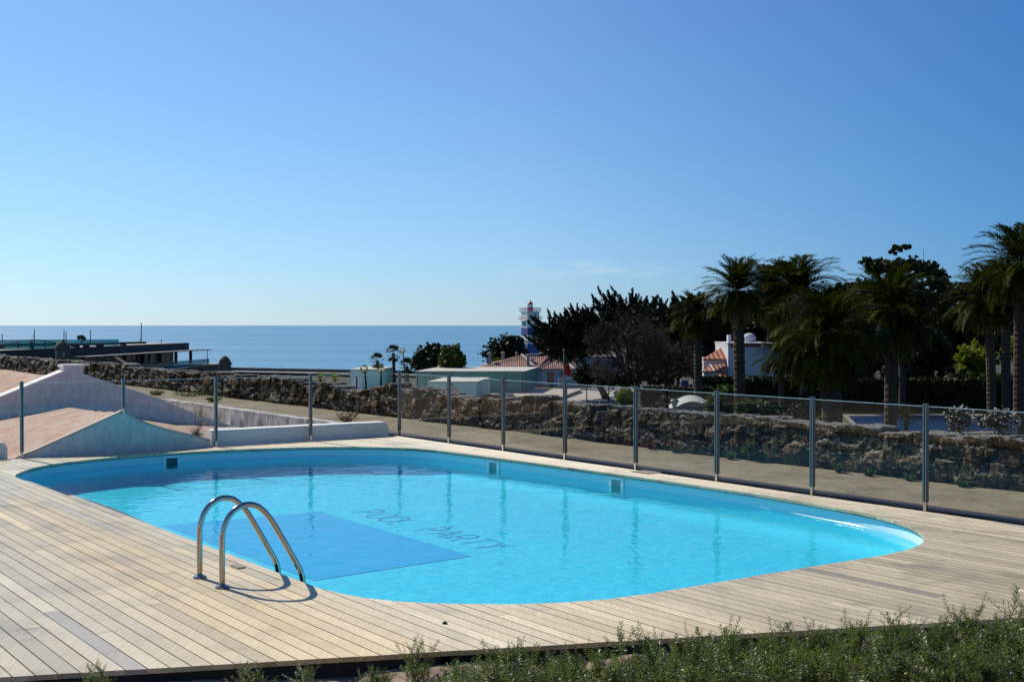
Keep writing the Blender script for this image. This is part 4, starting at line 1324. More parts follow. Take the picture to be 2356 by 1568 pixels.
# ------------------------------------------------------------------ red tiled house
def tile_mat(name, c, c2, period, axis):
    m, t, out = nt(name)
    v = coords(t)
    wv = N(t, 'ShaderNodeTexWave', i_Scale=1.0 / period, i_Distortion=0.6, wave_type='BANDS', bands_direction=axis)
    wv.inputs['Detail'].default_value = 1.0; wv.inputs['Detail Scale'].default_value = 2.0
    t.links.new(v, wv.inputs['Vector'])
    n1 = noise(t, v, 0.8, 5.0, 0.7)
    cc = mixc(t, c, c2, ramp(t, n1, [(0.35, (0, 0, 0)), (0.65, (1, 1, 1))]))
    cc = mixc(t, cc, ramp(t, wv.outputs[0], [(0.0, (0.35, 0.33, 0.32)), (0.4, (1, 1, 1))]), 0.9, 'MULTIPLY')
    p = N(t, 'ShaderNodeBsdfPrincipled', i_Roughness=0.85)
    t.links.new(cc, p.inputs['Base Color']); t.links.new(bump(t, wv.outputs[0], 0.8, 0.1), p.inputs['Normal']); t.links.new(p.outputs[0], out.inputs[0])
    return m
TILE = tile_mat('old_roof_tile', (0.27, 0.125, 0.085), (0.36, 0.20, 0.15), 1.1, 'X')
TILE_R = tile_mat('red_roof_tile', (0.40, 0.12, 0.06), (0.50, 0.22, 0.13), 1.4, 'X')
MORT = mat('ridge_mortar', (0.55, 0.45, 0.40), 0.9, var=0.2)
HWALL = mat('house_render', (0.50, 0.52, 0.55), 0.85, var=0.06, scale=0.5)
OCHRE = mat('ochre_quoin', (0.38, 0.26, 0.13), 0.9, var=0.2)
YH = 205.0
def hp(px, py, Y=YH): return at_y(px, py, Y)
ho = hp(1220, 886)
hs = thing('tiled_house', 'low white house with old red hip roofs behind the long glass pavilion', 'house', ho)
def hl(px, py, Y=YH): return hp(px, py, Y) - ho
def roof(mb, E, Rg):
    """hip roof: eaves corners E (4, ccw from front left), ridge ends Rg (2)"""
    a, b, c, d = E; r0, r1 = Rg
    mb.poly([a, b, r1, r0]); mb.poly([b, c, r1]); mb.poly([c, d, r0, r1]); mb.poly([d, a, r0])
def eave(px, py, Y): return hl(px, py, Y)
# main body and its right hand wing, both under hip roofs
D_ = 12.0
mb = MB(); A = hl(1152, 846); Bq = hl(1330, 846)
mb.box(((A.x + Bq.x) / 2, D_ / 2 + 0.3, (A.z + 0) / 2), (Bq.x - A.x - 0.6, D_, A.z)); wl = mb.build('wall', HWALL, hs)
za = hl(1100, 846).z
E1 = [Vector((hl(1098, 846).x, -0.4, za)), Vector((hl(1236, 846).x, -0.4, za)), Vector((hl(1236, 846).x + 3.0, D_, za)), Vector((hl(1098, 846).x, D_, za))]
mb = MB()
apx = hl(1200, 816, YH + 5.5)
mb_r = MB(); r1_ = hl(1265, 816, YH + 6.5)
roof(mb_r, [E1[0], Vector((hl(1236, 846).x, -0.4, za)), Vector((hl(1300, 846).x, D_, za)), E1[3]], [apx, r1_])
rf = mb_r.build('roof', TILE, hs)
mb = MB(); mb.tube([Vector((hl(1236, 846).x - 0.1, -0.42, za + 0.02)), apx + Vector((0, 0, 0.08))], 0.16, 6); mb.tube([apx + Vector((0, 0, 0.06)), r1_ + Vector((0, 0, 0.06))], 0.12, 6); mb.build('ridge_tiles', MORT, rf)
mb_r = MB()
ap2 = hl(1289, 820, YH + 4.0)
E2 = [Vector((hl(1236, 849).x + 0.05, -1.0, za - 0.12)), Vector((hl(1321, 849).x, -1.0, za - 0.12)), Vector((hl(1352, 849).x, D_ - 2, za - 0.12)), Vector((hl(1242, 849).x, D_ - 2, za - 0.12))]
roof(mb_r, E2, [ap2, ap2 + Vector((1.2, 2.5, 0))])
rf2 = mb_r.build('roof', TILE, hs)
mb = MB(); mb.tube([E2[1] + Vector((0, 0, 0.03)), ap2 + Vector((0, 0, 0.08))], 0.16, 6); mb.tube([E2[0] + Vector((0, 0, 0.03)), ap2 + Vector((0, 0, 0.08))], 0.10, 6); mb.build('ridge_tiles', MORT, rf2)
mb = MB(); W0, W1 = hl(1246, 849), hl(1316, 849)
mb.box(((W0.x + W1.x) / 2, D_ / 2 - 1.6, W0.z / 2 - 0.05), (W1.x - W0.x, D_ - 2.0, W0.z - 0.1)); wg = mb.build('wing_wall', HWALL, hs)
mb = MB(); mb.box((W1.x + 0.15, D_ / 2 - 1.7, W0.z / 2 - 0.05), (0.5, D_ - 2.0, W0.z - 0.12)); mb.build('quoin', OCHRE, wg)
CHIM = mat('chimney_pink', (0.42, 0.34, 0.33), 0.85, var=0.1)
for px, p0_, p1_, wpx, yy in ((1126.5, 842, 813, 8.5, 3), (1157, 828, 812, 8, 6), (1215, 848, 818, 7, 1.0), (1224, 842, 826, 10, 2.5), (1188, 816, 812, 5, 6)):
    a_ = hl(px, p0_, YH + yy); b_ = hl(px, p1_, YH + yy); w_ = wpx * YH / F
    mb = MB(); mb.box((a_.x, yy, (a_.z + b_.z) / 2 - 0.15), (w_, w_, b_.z - a_.z + 0.3)); cm = mb.build('chimney', CHIM, rf)
    mb = MB(); mb.lathe([(w_ * 0.56, b_.z + 0.0), (w_ * 0.45, b_.z + 0.18), (w_ * 0.2, b_.z + 0.25)], (a_.x, yy, 0), 8); mb.build('chimney_cap', CHIM, cm)
for px, w_, hh_ in ((1266, 14, 22), (1293, 9, 12)):
    c_ = hl(px, 862 + (6 if hh_ > 15 else 0)); 
    mb = MB(); mb.box((c_.x, -1.12 + 0.45, c_.z), (w_ * YH / F, 0.16, hh_ * YH / F)); wn = mb.build('door' if hh_ > 15 else 'window', WINM, wg)
    mb = MB(); mb.box((c_.x, -1.18 + 0.45, c_.z + hh_ * YH / F / 2 + 0.06), (w_ * YH / F + 0.25, 0.2, 0.12)); mb.build('frame', OCHRE, wn)
mb = MB(); a_ = hl(1285, 884, YH - 8); b_ = hl(1330, 884, YH - 8)
hb_ = MB(); hb_.box(((a_.x + b_.x) / 2, -8, a_.z + 0.1), (b_.x - a_.x, 0.35, 1.7)); hb_.build('garden_wall', HWALL, hs)

# flagpole and flag
fp = at_y(1297, 900, 150)
pole = thing('flagpole', 'thin flagpole on the paved square carrying a limp flag', 'flagpole', fp)
zt_ = at_y(1297, 806, 150).z - fp.z
mb = MB(); mb.tube([(0, 0, 0), (0, 0, zt_)], [0.075, 0.05], 8); mb.build('pole', mat('pole_grey', (0.22, 0.22, 0.22), 0.4), pole)
mb = MB(); mb.lathe([(0.05, zt_), (0.11, zt_ + 0.06), (0.09, zt_ + 0.14), (0.01, zt_ + 0.18)], n=10); mb.build('finial', mat('finial', (0.5, 0.42, 0.2), 0.4), pole)
fl = thing('flag', 'limp flag hanging in folds on the pole, dark green over red', 'flag', (fp.x, fp.y, at_y(1297, 862, 150).z))
FG = mat('flag_green', (0.0, 0.055, 0.03), 0.8, var=0.15); FRD = mat('flag_red', (0.34, 0.01, 0.015), 0.8, var=0.15); FY = mat('flag_crest', (0.5, 0.4, 0.05), 0.8, var=0.1)
Hf = 48 * 150 / F
mb = MB(); NXf, NZf = 14, 24
for j in range(NZf + 1):
    s = j / NZf
    wd = 0.85 * (1 - 0.55 * s) * (0.55 + 0.45 * min(1, (1 - s) * 6))
    for i in range(NXf + 1):
        q = i / NXf
        mb.v.append((0.06 + wd * q + 0.03 * math.sin(s * 7), 0.09 * math.sin(q * 9 + s * 2.5), Hf * s - 0.12 * q * (1 - s)))
for j in range(NZf):
    for i in range(NXf):
        s = (j + 0.5) / NZf + 0.14 * ((i + 0.5) / NXf - 0.5)
        mb.mi = 0 if s < 0.5 else 1
        if abs(s - 0.5) < 0.05 and 5 <= i <= 8: mb.mi = 2
        a_ = j * (NXf + 1) + i; mb.face((a_, a_ + 1, a_ + NXf + 2, a_ + NXf + 1))
mb.build('cloth', [FRD, FG, FY], fl, smooth=True)

# ------------------------------------------------------------------ white villa among the palms
YV = 112.0
vo_ = at_y(1740, 882, YV)
vl_ = thing('white_villa', 'white villa with red tile parapet and tiled lean-to roofs among the palms', 'villa', vo_)
def vl(px, py, Y=YV): return at_y(px, py, Y) - vo_
VW = mat('villa_white', (0.54, 0.55, 0.58), 0.85, var=0.05, scale=0.6)
VP = mat('villa_pink', (0.52, 0.44, 0.44), 0.85, var=0.05, scale=0.6)
def vbox(px0, px1, pt, pb, dep, y0=0.0, m_=VW, name='wall', par=None, Y=YV):
    a_, b_ = vl(px0, pb, Y + y0), vl(px1, pt, Y + y0)
    mb = MB(); mb.box(((a_.x + b_.x) / 2, y0 + dep / 2, (a_.z + b_.z) / 2), (b_.x - a_.x, dep, b_.z - a_.z)); return mb.build(name, m_, par or vl_)
main = vbox(1675, 1757, 796, 900, 7.0)
vbox(1757, 1800, 797, 900, 7.0, -0.02 + 0.5, VW, 'wall')
vbox(1674, 1758, 788, 790.5, 7.2, -0.06, VW, 'parapet_coping', main)
vbox(1758.5, 1788, 788.6, 791, 7.2, 0.4, VW, 'parapet_coping', main)
vbox(1674.5, 1680, 790.5, 796, 7.0, 0.0, VW, 'parapet_pier', main); vbox(1751, 1757, 790.5, 796, 7.0, 0.0, VW, 'parapet_pier', main); vbox(1783, 1788, 791, 797, 6.8, 0.5, VW, 'parapet_pier', main)
def lattice(px0, px1, yo):
    a_, b_ = vl(px0, 800, YV + yo), vl(px1, 790.5, YV + yo)
    mb = MB(); w_ = 0.2; n_ = int((b_.x - a_.x) / w_); h = (b_.z - a_.z) / 2
    for j in range(2):
        for i in range(n_):
            x = a_.x + (i + 0.5) * (b_.x - a_.x) / n_
            K = 7
            for k in range(K):
                t0 = PI * k / K; t1 = PI * (k + 1) / K
                mb.span((x - 0.09 * math.cos(t0), yo - 0.04, a_.z + h * j + 0.12 * math.sin(t0) + 0.03), (x - 0.09 * math.cos(t1), yo - 0.04, a_.z + h * j + 0.12 * math.sin(t1) + 0.03), 0.05, 0.03, Vector((0, 1, 0)))
    return mb.build('tile_lattice', mat('tile_lattice_red', (0.42, 0.08, 0.04), 0.8, var=0.3), main)
vbox(1680, 1751, 790.5, 796, 0.12, 0.3, mat('lattice_back', (0.30, 0.05, 0.03), 0.9, var=0.3), 'lattice_backing', main)
vbox(1757, 1783, 791, 797, 0.12, 0.8, mat('lattice_back_b', (0.30, 0.05, 0.03), 0.9, var=0.3), 'lattice_backing', main)
lattice(1680, 1751, 0.04); lattice(1758, 1783, 0.54)
vbox(1675.5, 1682.5, 770, 788, 0.8, 2.0, VW, 'chimney', main)
a_ = vl(1724, 788, YV + 4); mb = MB(); mb.lathe([(0.62, 0), (0.62, 0.55), (0.56, 0.66), (0.40, 0.80), (0.2, 0.88), (0.05, 0.9)], (a_.x, 4, a_.z), 16); mb.build('water_tank', VW, vl_, smooth=True)
# left wing: pink wall under a sloping tiled roof
vbox(1619, 1675, 824, 900, 5.0, 1.0, VP, 'wing_wall')
def slope(pts, name, m_, par=vl_, cap=True):
    mb = MB(); mb.poly(pts); mb.poly([p_ - Vector((0, 0, 0.12)) for p_ in pts][::-1])
    for p_, q_ in zip(pts, pts[1:] + pts[:1]): mb.poly([p_, q_, q_ - Vector((0, 0, 0.12)), p_ - Vector((0, 0, 0.12))])
    return mb.build(name, m_, par)
slope([vl(1617, 825, YV + 0.8), vl(1675, 825, YV + 0.8), vl(1675, 792, YV + 4.5), vl(1668, 794, YV + 4.5)], 'wing_roof', TILE_R)
slope([vl(1617, 824, YV + 0.9), vl(1668, 794, YV + 4.45), vl(1640, 822, YV + 8), vl(1617, 824, YV + 8)], 'wing_roof', TILE_R)
vbox(1619, 1648, 853, 900, 3.0, -3.0, VW, 'porch_wall')
slope([vl(1616, 853, YV - 3.3), vl(1644, 853, YV - 3.3), vl(1634, 839, YV - 1.2)], 'porch_roof', TILE_R)
slope([vl(1644.2, 853, YV - 3.3), vl(1675, 862, YV - 1.0), vl(1675, 836, YV + 0.95), vl(1634.2, 839, YV - 1.15)], 'porch_roof', TILE_R)
mb = MB(); mb.tube([vl(1644.2, 852.5, YV - 3.3), vl(1634.2, 838.5, YV - 1.17)], 0.07, 6); mb.build('ridge_tiles', MORT, vl_)
slope([vl(1650, 872, YV - 1.5), vl(1675, 874, YV - 1.5), vl(1675, 858, YV - 0.3), vl(1655, 858, YV - 0.3)], 'porch_roof', TILE_R)
fw = at_y(1868, 862, 128)
vl2 = thing('white_outbuilding', 'white outbuilding with a flat top half hidden behind the low palm', 'outbuilding', (fw.x, 128, zg(fw.x, 128)))
hw = fw.z + 1.0 - zg(fw.x, 128)
mb = MB(); mb.box((0, 2.5, hw / 2), (3.8, 5.0, hw)); mb.build('wall', VW, vl2)
mb = MB(); mb.box((0, 2.5, hw + 0.08), (4.0, 5.2, 0.16)); mb.build('roof', VW, vl2)

gh = at_y(1370, 862, 232)
gb = thing('grey_house', 'grey rendered house seen between the trunks below the leaning cypress', 'house', (gh.x, 232, zg(gh.x, 232)))
hh_ = at_y(1370, 822, 232).z - zg(gh.x, 232)
GREYR = mat('grey_render', (0.26, 0.25, 0.26), 0.9, var=0.25, scale=0.6)
mb = MB(); mb.box((0, 3, hh_ / 2), (10.5, 6.0, hh_)); wl = mb.build('wall', GREYR, gb)
mb = MB(); mb.box((0, 3, hh_ + 0.1), (10.9, 6.4, 0.2)); mb.build('roof', GREYR, gb)
for x in (-3.4, 0.2, 3.5):
    mb = MB(); mb.box((x, -0.03, hh_ * 0.72), (0.9, 0.1, 1.3)); mb.build('window', WINM, wl)
# ------------------------------------------------------------------ garden lamps and small street things
LAMPCAP = mat('lamp_verdigris', (0.10, 0.15, 0.135), 0.5, var=0.2)
LAMPGL = clear('lamp_bowl', (0.5, 0.6, 0.58), 1.45, 0.05, base=((0.40, 0.46, 0.45), 0.6))
def lamp(label, px, pyc, wpx, Y):
    c_ = at_y(px, pyc, Y); r = wpx / 2 * Y / F
    g_ = zg(c_.x, Y); h = c_.z - g_
    o = thing('garden_lamp', label, 'lamp', (c_.x, Y, g_), 0, 'mushroom garden lamps')
    mb = MB(); mb.tube([(0, 0, 0), (0, 0, h - r * 1.6)], [0.06, 0.045], 8); mb.lathe([(0.05, h - r * 1.62), (0.12, h - r * 1.5), (r * 0.42, h - r * 1.3), (r * 0.44, h - r * 1.05)], n=12); mb.build('post', DARKM, o)
    mb = MB(); mb.lathe([(r * 0.44, h - r * 1.04), (r * 0.72, h - r * 0.45), (r * 0.92, h - 0.005)], n=16); mb.build('bowl', LAMPGL, o)
    mb = MB(); mb.lathe([(r, h), (r * 0.98, h + r * 0.12), (r * 0.80, h + r * 0.34), (r * 0.45, h + r * 0.48), (r * 0.12, h + r * 0.53)], n=18); mb.build('cap', LAMPCAP, o, smooth=True)
    return o
lamp('mushroom shaped lamp in the garden beside the white flowering bush', 2183, 951, 27, 52)
lamp('mushroom shaped lamp in front of the pale barrel roof', 1552, 923, 21, 66)
lamp('dark lamp at the edge of the asphalt road', 1418, 902, 17, 110)
lamp('small lamp half hidden in the hedge between the barrel roof and the round bush', 1617, 913, 11, 110)
br = thing('barrel_roof', 'low pale barrel vaulted roof showing over the stone wall, beside a lamp', 'roof', at_y(1590, 950, 74))
r0 = at_y(1540, 950, 74).x - br.location.x; r1 = at_y(1632, 936, 74).x - br.location.x
zz = at_y(1585, 923, 74).z - br.location.z
mb = MB(); K = 12
for y in (0, 5.0):
    for k in range(K + 1):
        s = k / K; mb.v.append((r0 + (r1 - r0) * s + y * 0.12, y, zz * math.sin(PI * (0.02 + 0.82 * s)) ** 0.9 + y * 0.02))
for k in range(K): mb.face((k, k + 1, K + 2 + k, K + 1 + k))
mb.build('vault', mat('pale_vault', (0.36, 0.36, 0.34), 0.8, var=0.15, scale=1.5, fine=14, stretch=(1, 1, 8)), br, smooth=True)
mb = MB(); i = [mb.vert((r0 + (r1 - r0) * k / K, 0.0, zz * math.sin(PI * (0.02 + 0.82 * k / K)) ** 0.9 - 0.01)) for k in range(K + 1)]; j = [mb.vert((r0 + (r1 - r0) * k / K, 0.0, -1.2)) for k in range(K + 1)]
for k in range(K): mb.face((i[k], j[k], j[k + 1], i[k + 1]))
mb.build('end_wall', STONE, br)
SIGNB = mat('sign_blue', (0.02, 0.06, 0.20), 0.5, var=0.1)
sg = at_y(1576, 912, 130)
sn = thing('road_sign', 'blue panel sign on a post by the pink flowering bush', 'sign', (sg.x, 130, zg(sg.x, 130)))
h = at_y(1576, 893, 130).z - zg(sg.x, 130)
mb = MB(); mb.box((0, 0, h), (0.75, 0.05, 1.7)); mb.build('panel', SIGNB, sn)
mb = MB(); mb.tube([(0, 0.06, 0), (0, 0.06, h + 0.8)], 0.05, 6); mb.build('post', DARKM, sn)
b0 = at_y(1380, 924, 148); bo = thing('bollard', 'thin white bollard post at the kerb of the asphalt road', 'bollard', (b0.x, 148, -7.97))
mb = MB(); mb.lathe([(0.09, 0), (0.09, 0.1), (0.055, 0.12), (0.055, 1.0), (0.03, 1.06)], n=8); mb.build('post', VW, bo)
an = at_y(2125, 640, 190); am = thing('antenna_mast', 'thin antenna mast above the eucalyptus crown', 'antenna', (an.x, 190, zg(an.x, 190)))
h = at_y(2125, 573, 190).z - zg(an.x, 190)
mb = MB(); mb.tube([(0, 0, 0), (0, 0, h)], [0.09, 0.03], 6); mb.build('mast', MASTM, am)
mb = MB(); mb.box((0, 0, h - 2.0), (0.3, 0.1, 0.3)); mb.build('dipole', MASTM, am)
# garden pool and lawn beyond the wall
flat('garden_lawn', [(1700, 947), (2700, 942), (2900, 1060), (1800, 1060)], -4.92, 0.1, mat('lawn_green', (0.050, 0.075, 0.018), 0.9, var=0.35, scale=0.4, fine=8), 'lawn around the garden pool')
flat('garden_pool_edge', [(1940, 953), (2420, 951), (2460, 994), (1980, 997)], -4.87, 0.06, mat('pool_edge_stone', (0.20, 0.19, 0.16), 0.8, var=0.1), 'pale stone rim of the garden pool')
GP = mat('garden_pool_blue', (0.003, 0.024, 0.075), 0.3, var=0.15, scale=0.5, bmp=0.05, bdist=0.02, spec=0.03)
flat('garden_pool_water', [(1952, 956), (2410, 954), (2440, 990), (1990, 993)], -4.85, 0.02, GP, 'dark blue water of the garden pool')
pb = MB(); pb.lathe([(0.016, -0.004), (0.02, 0.004), (0.012, 0.012), (0.004, 0.015)], n=8)
ob = pb.build('pebble', DARKM); ob.location = at_z(1023, 1434); ob.location.z = 0.004; tag(ob, 'single dark pebble lying on the bare deck boards', 'pebble')

HATCHM = mat('hatch_timber', (0.30, 0.26, 0.20), 0.7, var=0.15, scale=6)
for label, px, py, a_, b_ in (('small flush deck hatch by the fence right of the second white skimmer', 1487, 1086, 0.34, 0.26), ('tiny metal drain plate in the deck between the ladder and the pool edge', 547, 1303, 0.16, 0.06)):
    o = thing('deck_hatch', label, 'deck hatch', at_z(px, py), TH)
    mb = MB(); mb.box((0, 0, 0.006), (b_, a_, 0.008)); mb.build('lid', HATCHM, o)
    mb = MB(); mb.box((0, 0, 0.004), (b_ + 0.016, a_ + 0.016, 0.004)); mb.build('frame', STONE, o)
# ------------------------------------------------------------------ trees and plants
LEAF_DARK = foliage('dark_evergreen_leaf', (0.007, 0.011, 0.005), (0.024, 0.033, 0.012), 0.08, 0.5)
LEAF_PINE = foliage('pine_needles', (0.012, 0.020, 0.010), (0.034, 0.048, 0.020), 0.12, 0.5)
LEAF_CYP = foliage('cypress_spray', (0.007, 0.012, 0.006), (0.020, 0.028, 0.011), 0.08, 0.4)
LEAF_EUC = foliage('eucalyptus_leaf', (0.022, 0.028, 0.010), (0.075, 0.075, 0.022), 0.22, 0.6)
LEAF_PALM = foliage('palm_frond', (0.012, 0.016, 0.0015), (0.066, 0.074, 0.005), 0.26, 0.9, 0.5, spec=0.03)
LEAF_FAN = foliage('fan_palm_leaf', (0.014, 0.024, 0.012), (0.045, 0.06, 0.025), 0.15, 0.9)
LEAF_DRY = foliage('dry_frond', (0.10, 0.065, 0.02), (0.22, 0.14, 0.04), 0.2, 0.9)
LEAF_LIME = foliage('lime_green_leaf', (0.075, 0.105, 0.010), (0.26, 0.27, 0.025), 0.45, 0.9)
LEAF_BUSH = foliage('bush_leaf', (0.030, 0.055, 0.012), (0.10, 0.125, 0.026), 0.30, 0.8)
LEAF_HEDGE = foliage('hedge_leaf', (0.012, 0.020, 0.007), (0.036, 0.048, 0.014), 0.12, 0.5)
BARK = mat('bark', (0.045, 0.034, 0.026), 0.95, var=0.4, scale=2, fine=14, bmp=0.5, bdist=0.03)
BARKP = mat('palm_bark', (0.060, 0.042, 0.027), 0.95, var=0.5, scale=3, fine=16, bmp=0.6, bdist=0.04)
TWIG = mat('bare_twigs', (0.062, 0.043, 0.030), 0.95, var=0.35, scale=1)

def frond(mb, p, az, el, L, rn, nl=38, ll=0.20, wd=0.020, curve=1.5, midrib=0.012):
    """a feather palm leaf: an arching midrib with two rows of narrow leaflets"""
    q = Vector(p); K = 14
    pts = []
    h = Vector((math.cos(az), math.sin(az), 0)); side = Vector((-math.sin(az), math.cos(az), 0))
    a = el
    tw = rn.uniform(-0.5, 0.5)
    for k in range(K + 1):
        pts.append(q.copy())
        a -= curve / K * (0.4 + 1.2 * k / K)
        a = max(a, -1.45)
        q = q + (h * math.cos(a) + Vector((0, 0, math.sin(a))) + side * tw * 0.12 * k / K) * (L / K)
    for k in range(K):
        w_ = midrib * L * (1 - 0.8 * k / K)
        A, B = pts[k], pts[k + 1]
        i = len(mb.v)
        mb.v.extend((tuple(A - side * w_), tuple(A + side * w_), tuple(B + side * w_ * 0.9), tuple(B - side * w_ * 0.9)))
        mb.face((i, i + 1, i + 2, i + 3))
    for j in range(nl):
        s = 0.12 + 0.88 * (j + rn.random() * 0.6) / nl
        f = s * K; k = min(K - 1, int(f)); A = pts[k].lerp(pts[k + 1], f - k)
        d = (pts[k + 1] - pts[k]).normalized(); up = side.cross(d).normalized()
        if up.z < 0: up = -up
        l_ = ll * L * (0.45 + 0.9 * math.sin(PI * min(1, 0.12 + s * 0.82)) ** 0.7) * rn.uniform(0.85, 1.1)
        for sg in (-1, 1):
            t_ = (side * sg * 0.66 + d * 0.78 + up * rn.uniform(0.05, 0.30)).normalized()
            tip = A + t_ * l_ + Vector((0, 0, -0.08 * l_))
            w_ = d * wd * L
            i = len(mb.v)
            mb.v.extend((tuple(A - w_ * 0.6), tuple(A.lerp(tip, 0.5) - w_ * 0.9), tuple(tip), tuple(A.lerp(tip, 0.5) + w_ * 0.9), ))
            mb.face((i, i + 1, i + 2, i + 3))

def palm_crown(seed, n=58, low=-0.55, curve=1.5):
    rn = random.Random(seed)
    g, d, s = MB(), MB(), MB()
    for k in range(n):
        f = k / n
        el = 1.50 - (1.50 - low) * f ** 0.85 + rn.uniform(-0.1, 0.1)
        az = k * 2.39996 + rn.uniform(-0.25, 0.25)
        frond(g, (0.05 * math.cos(az), 0.05 * math.sin(az), 0.06 - 0.10 * f), az, el, rn.uniform(0.86, 1.08) * (0.86 + 0.14 * math.sin(PI * f)), rn, curve=curve * rn.uniform(0.8, 1.25))
    for k in range(13):
        az = rn.uniform(0, 6.28)
        frond(d, (0.06 * math.cos(az), 0.06 * math.sin(az), -0.10), az, -0.75 + rn.uniform(-0.3, 0.2), rn.uniform(0.6, 0.85), rn, nl=18, curve=0.9)
    return g, d
CROWNS = []
def crown_mesh(i):
    while len(CROWNS) <= i:
        k = len(CROWNS)
        g, d = palm_crown(100 + k, (88, 80, 96, 74)[k % 4], (-0.7, -0.55, -0.85, -0.7)[k % 4], (1.05, 0.9, 1.25, 1.0)[k % 4])
        a, b = g.build('crown', LEAF_PALM), d.build('dry_skirt', LEAF_DRY)
        CROWNS.append((a.data, b.data)); bpy.data.objects.remove(a); bpy.data.objects.remove(b)
    return CROWNS[i]
def palm_trunk(h, r, rn, lean=(0, 0)):
    mb = MB(); n = max(14, int(h / 0.16)); pts, rad = [], []
    for k in range(n + 1):
        s = k / n
        pts.append((lean[0] * s * s, lean[1] * s * s, h * s))
        b = 1.0 + 0.25 * max(0, 1 - s * 8) + 0.42 * sm((s - 0.84) / 0.10) * (1 - 0.25 * sm((s - 0.95) / 0.05))
        rad.append(r * b * (1.0 + (0.10 if k % 2 else -0.02) + rn.uniform(-0.04, 0.04)))
    mb.tube(pts, rad, 11)
    return mb
def palm(label, pxb, pxc, pyc, D, L, r, var, yaw, group='tall feather palms in the garden'):
    c = at_y(pxc, pyc, D)
    g_ = zg(c.x, D); h = c.z - g_
    rn = random.Random(int(pxc))
    xb = at_y(pxb, pyc, D).x
    o = thing('palm_tree', label, 'palm tree', (xb, D, g_), 0, group)
    palm_trunk(h, r, rn, (c.x - xb, 0)).build('trunk', BARKP, o, smooth=False)
    cm, dm = crown_mesh(var)
    a = bpy.data.objects.new('crown', cm); COL.objects.link(a); a.parent = o; a.location = (c.x - xb, 0, h); a.rotation_euler = (0, 0, yaw); a.scale = (L, L, L)
    b = bpy.data.objects.new('dry_skirt', dm); COL.objects.link(b); b.parent = o; b.location = (c.x - xb, 0, h); b.rotation_euler = (0, 0, yaw); b.scale = (L, L, L)
    return o
palm('slender palm left of the white villa, lowest of the palms against the sky', 1607, 1605, 722, 95, 2.35, 0.30, 0, 0.3)
palm('tall palm whose trunk stands in front of the white villa wall', 1703, 1698, 668, 70, 2.30, 0.30, 1, 1.1)
palm('tall spreading palm behind the white villa, its fronds high against the sky', 1842, 1836, 672, 118, 4.9, 0.36, 2, 2.0)
palm('second palm crown close behind the white villa, left part of the high pair', 1775, 1770, 668, 122, 4.1, 0.36, 3, 0.4)
palm('low broad palm with a thick trunk close behind the stone wall, olive drooping fronds', 1922, 1903, 765, 41, 2.05, 0.33, 2, 0.9)
palm('dark broad palm right of the low thick palm, in front of the eucalyptus', 2050, 2052, 715, 60, 2.75, 0.30, 0, 2.7)
palm('palm with bare ringed trunk rising from the hedge before the yellow green bush', 2283, 2272, 690, 84, 2.9, 0.30, 1, 3.9)
palm('tallest palm at the right edge, its trunk standing behind the stone wall', 2346, 2348, 606, 68, 3.0, 0.30, 3, 5.0)
palm('thin shaded palm trunk between the hedge palm and the tallest palm', 2316, 2312, 648, 92, 2.6, 0.32, 2, 1.7)
palm('slim young palm in shade behind the stone wall, left of the low broad palm', 1797, 1800, 822, 62, 1.5, 0.13, 1, 0.2)
palm('short shaded palm just left of the low broad palm trunk', 1848, 1852, 812, 75, 1.9, 0.24, 0, 3.1)

# fan palms by the square
def fan_crown(seed, n=34):
    rn = random.Random(seed); mb = MB()
    for k in range(n):
        f = k / n; az = k * 2.39996; el = 1.4 - 2.6 * f + rn.uniform(-0.15, 0.15)
        d = Vector((math.cos(az) * math.cos(el), math.sin(az) * math.cos(el), math.sin(el)))
        st = 0.62; base = d * st
        sd = Vector((-math.sin(az), math.cos(az), 0)); up = d.cross(sd)
        mb.leaf(d * 0.3, d * 0.32, sd * 0.015)
        for j in range(13):
            an = -1.35 + 2.7 * j / 12
            t_ = (d * math.cos(an) + sd * math.sin(an) - up * 0.12 * abs(an)).normalized()
            l_ = 0.46 * (1 - 0.12 * abs(an)); mb.leaf(base + t_ * l_ * 0.5 + Vector((0, 0, -0.05)), t_ * l_ * 0.5, t_.cross(up) * 0.07)
    return mb
for label, px, pyc, L, pyb, var in (('fan palm with its trunk hidden behind the tall green pavilion', 868, 829, 1.35, 880, 3), ('tallest of the small fan palms, standing at the right end of the tall green pavilion', 905, 812, 1.45, 880, 4), ('fan palm leaning over the square right of the tall green pavilion', 936, 842, 1.45, 890, 5)):
    D = 186.0
    c = at_y(px, pyc, D); h = c.z - PZ
    o = thing('fan_palm', label, 'palm tree', (c.x, D, PZ), 0, 'fan palms on the square')
    mb = MB(); mb.tube([(0.2, 0, 0), (0.1, 0, h * 0.5), (0, 0, h)], [0.30, 0.23, 0.26], 8); mb.build('trunk', BARKP, o)
    cr_ = fan_crown(var).build('crown', LEAF_FAN, o); cr_.location = (0, 0, h); cr_.scale = (L, L, L)

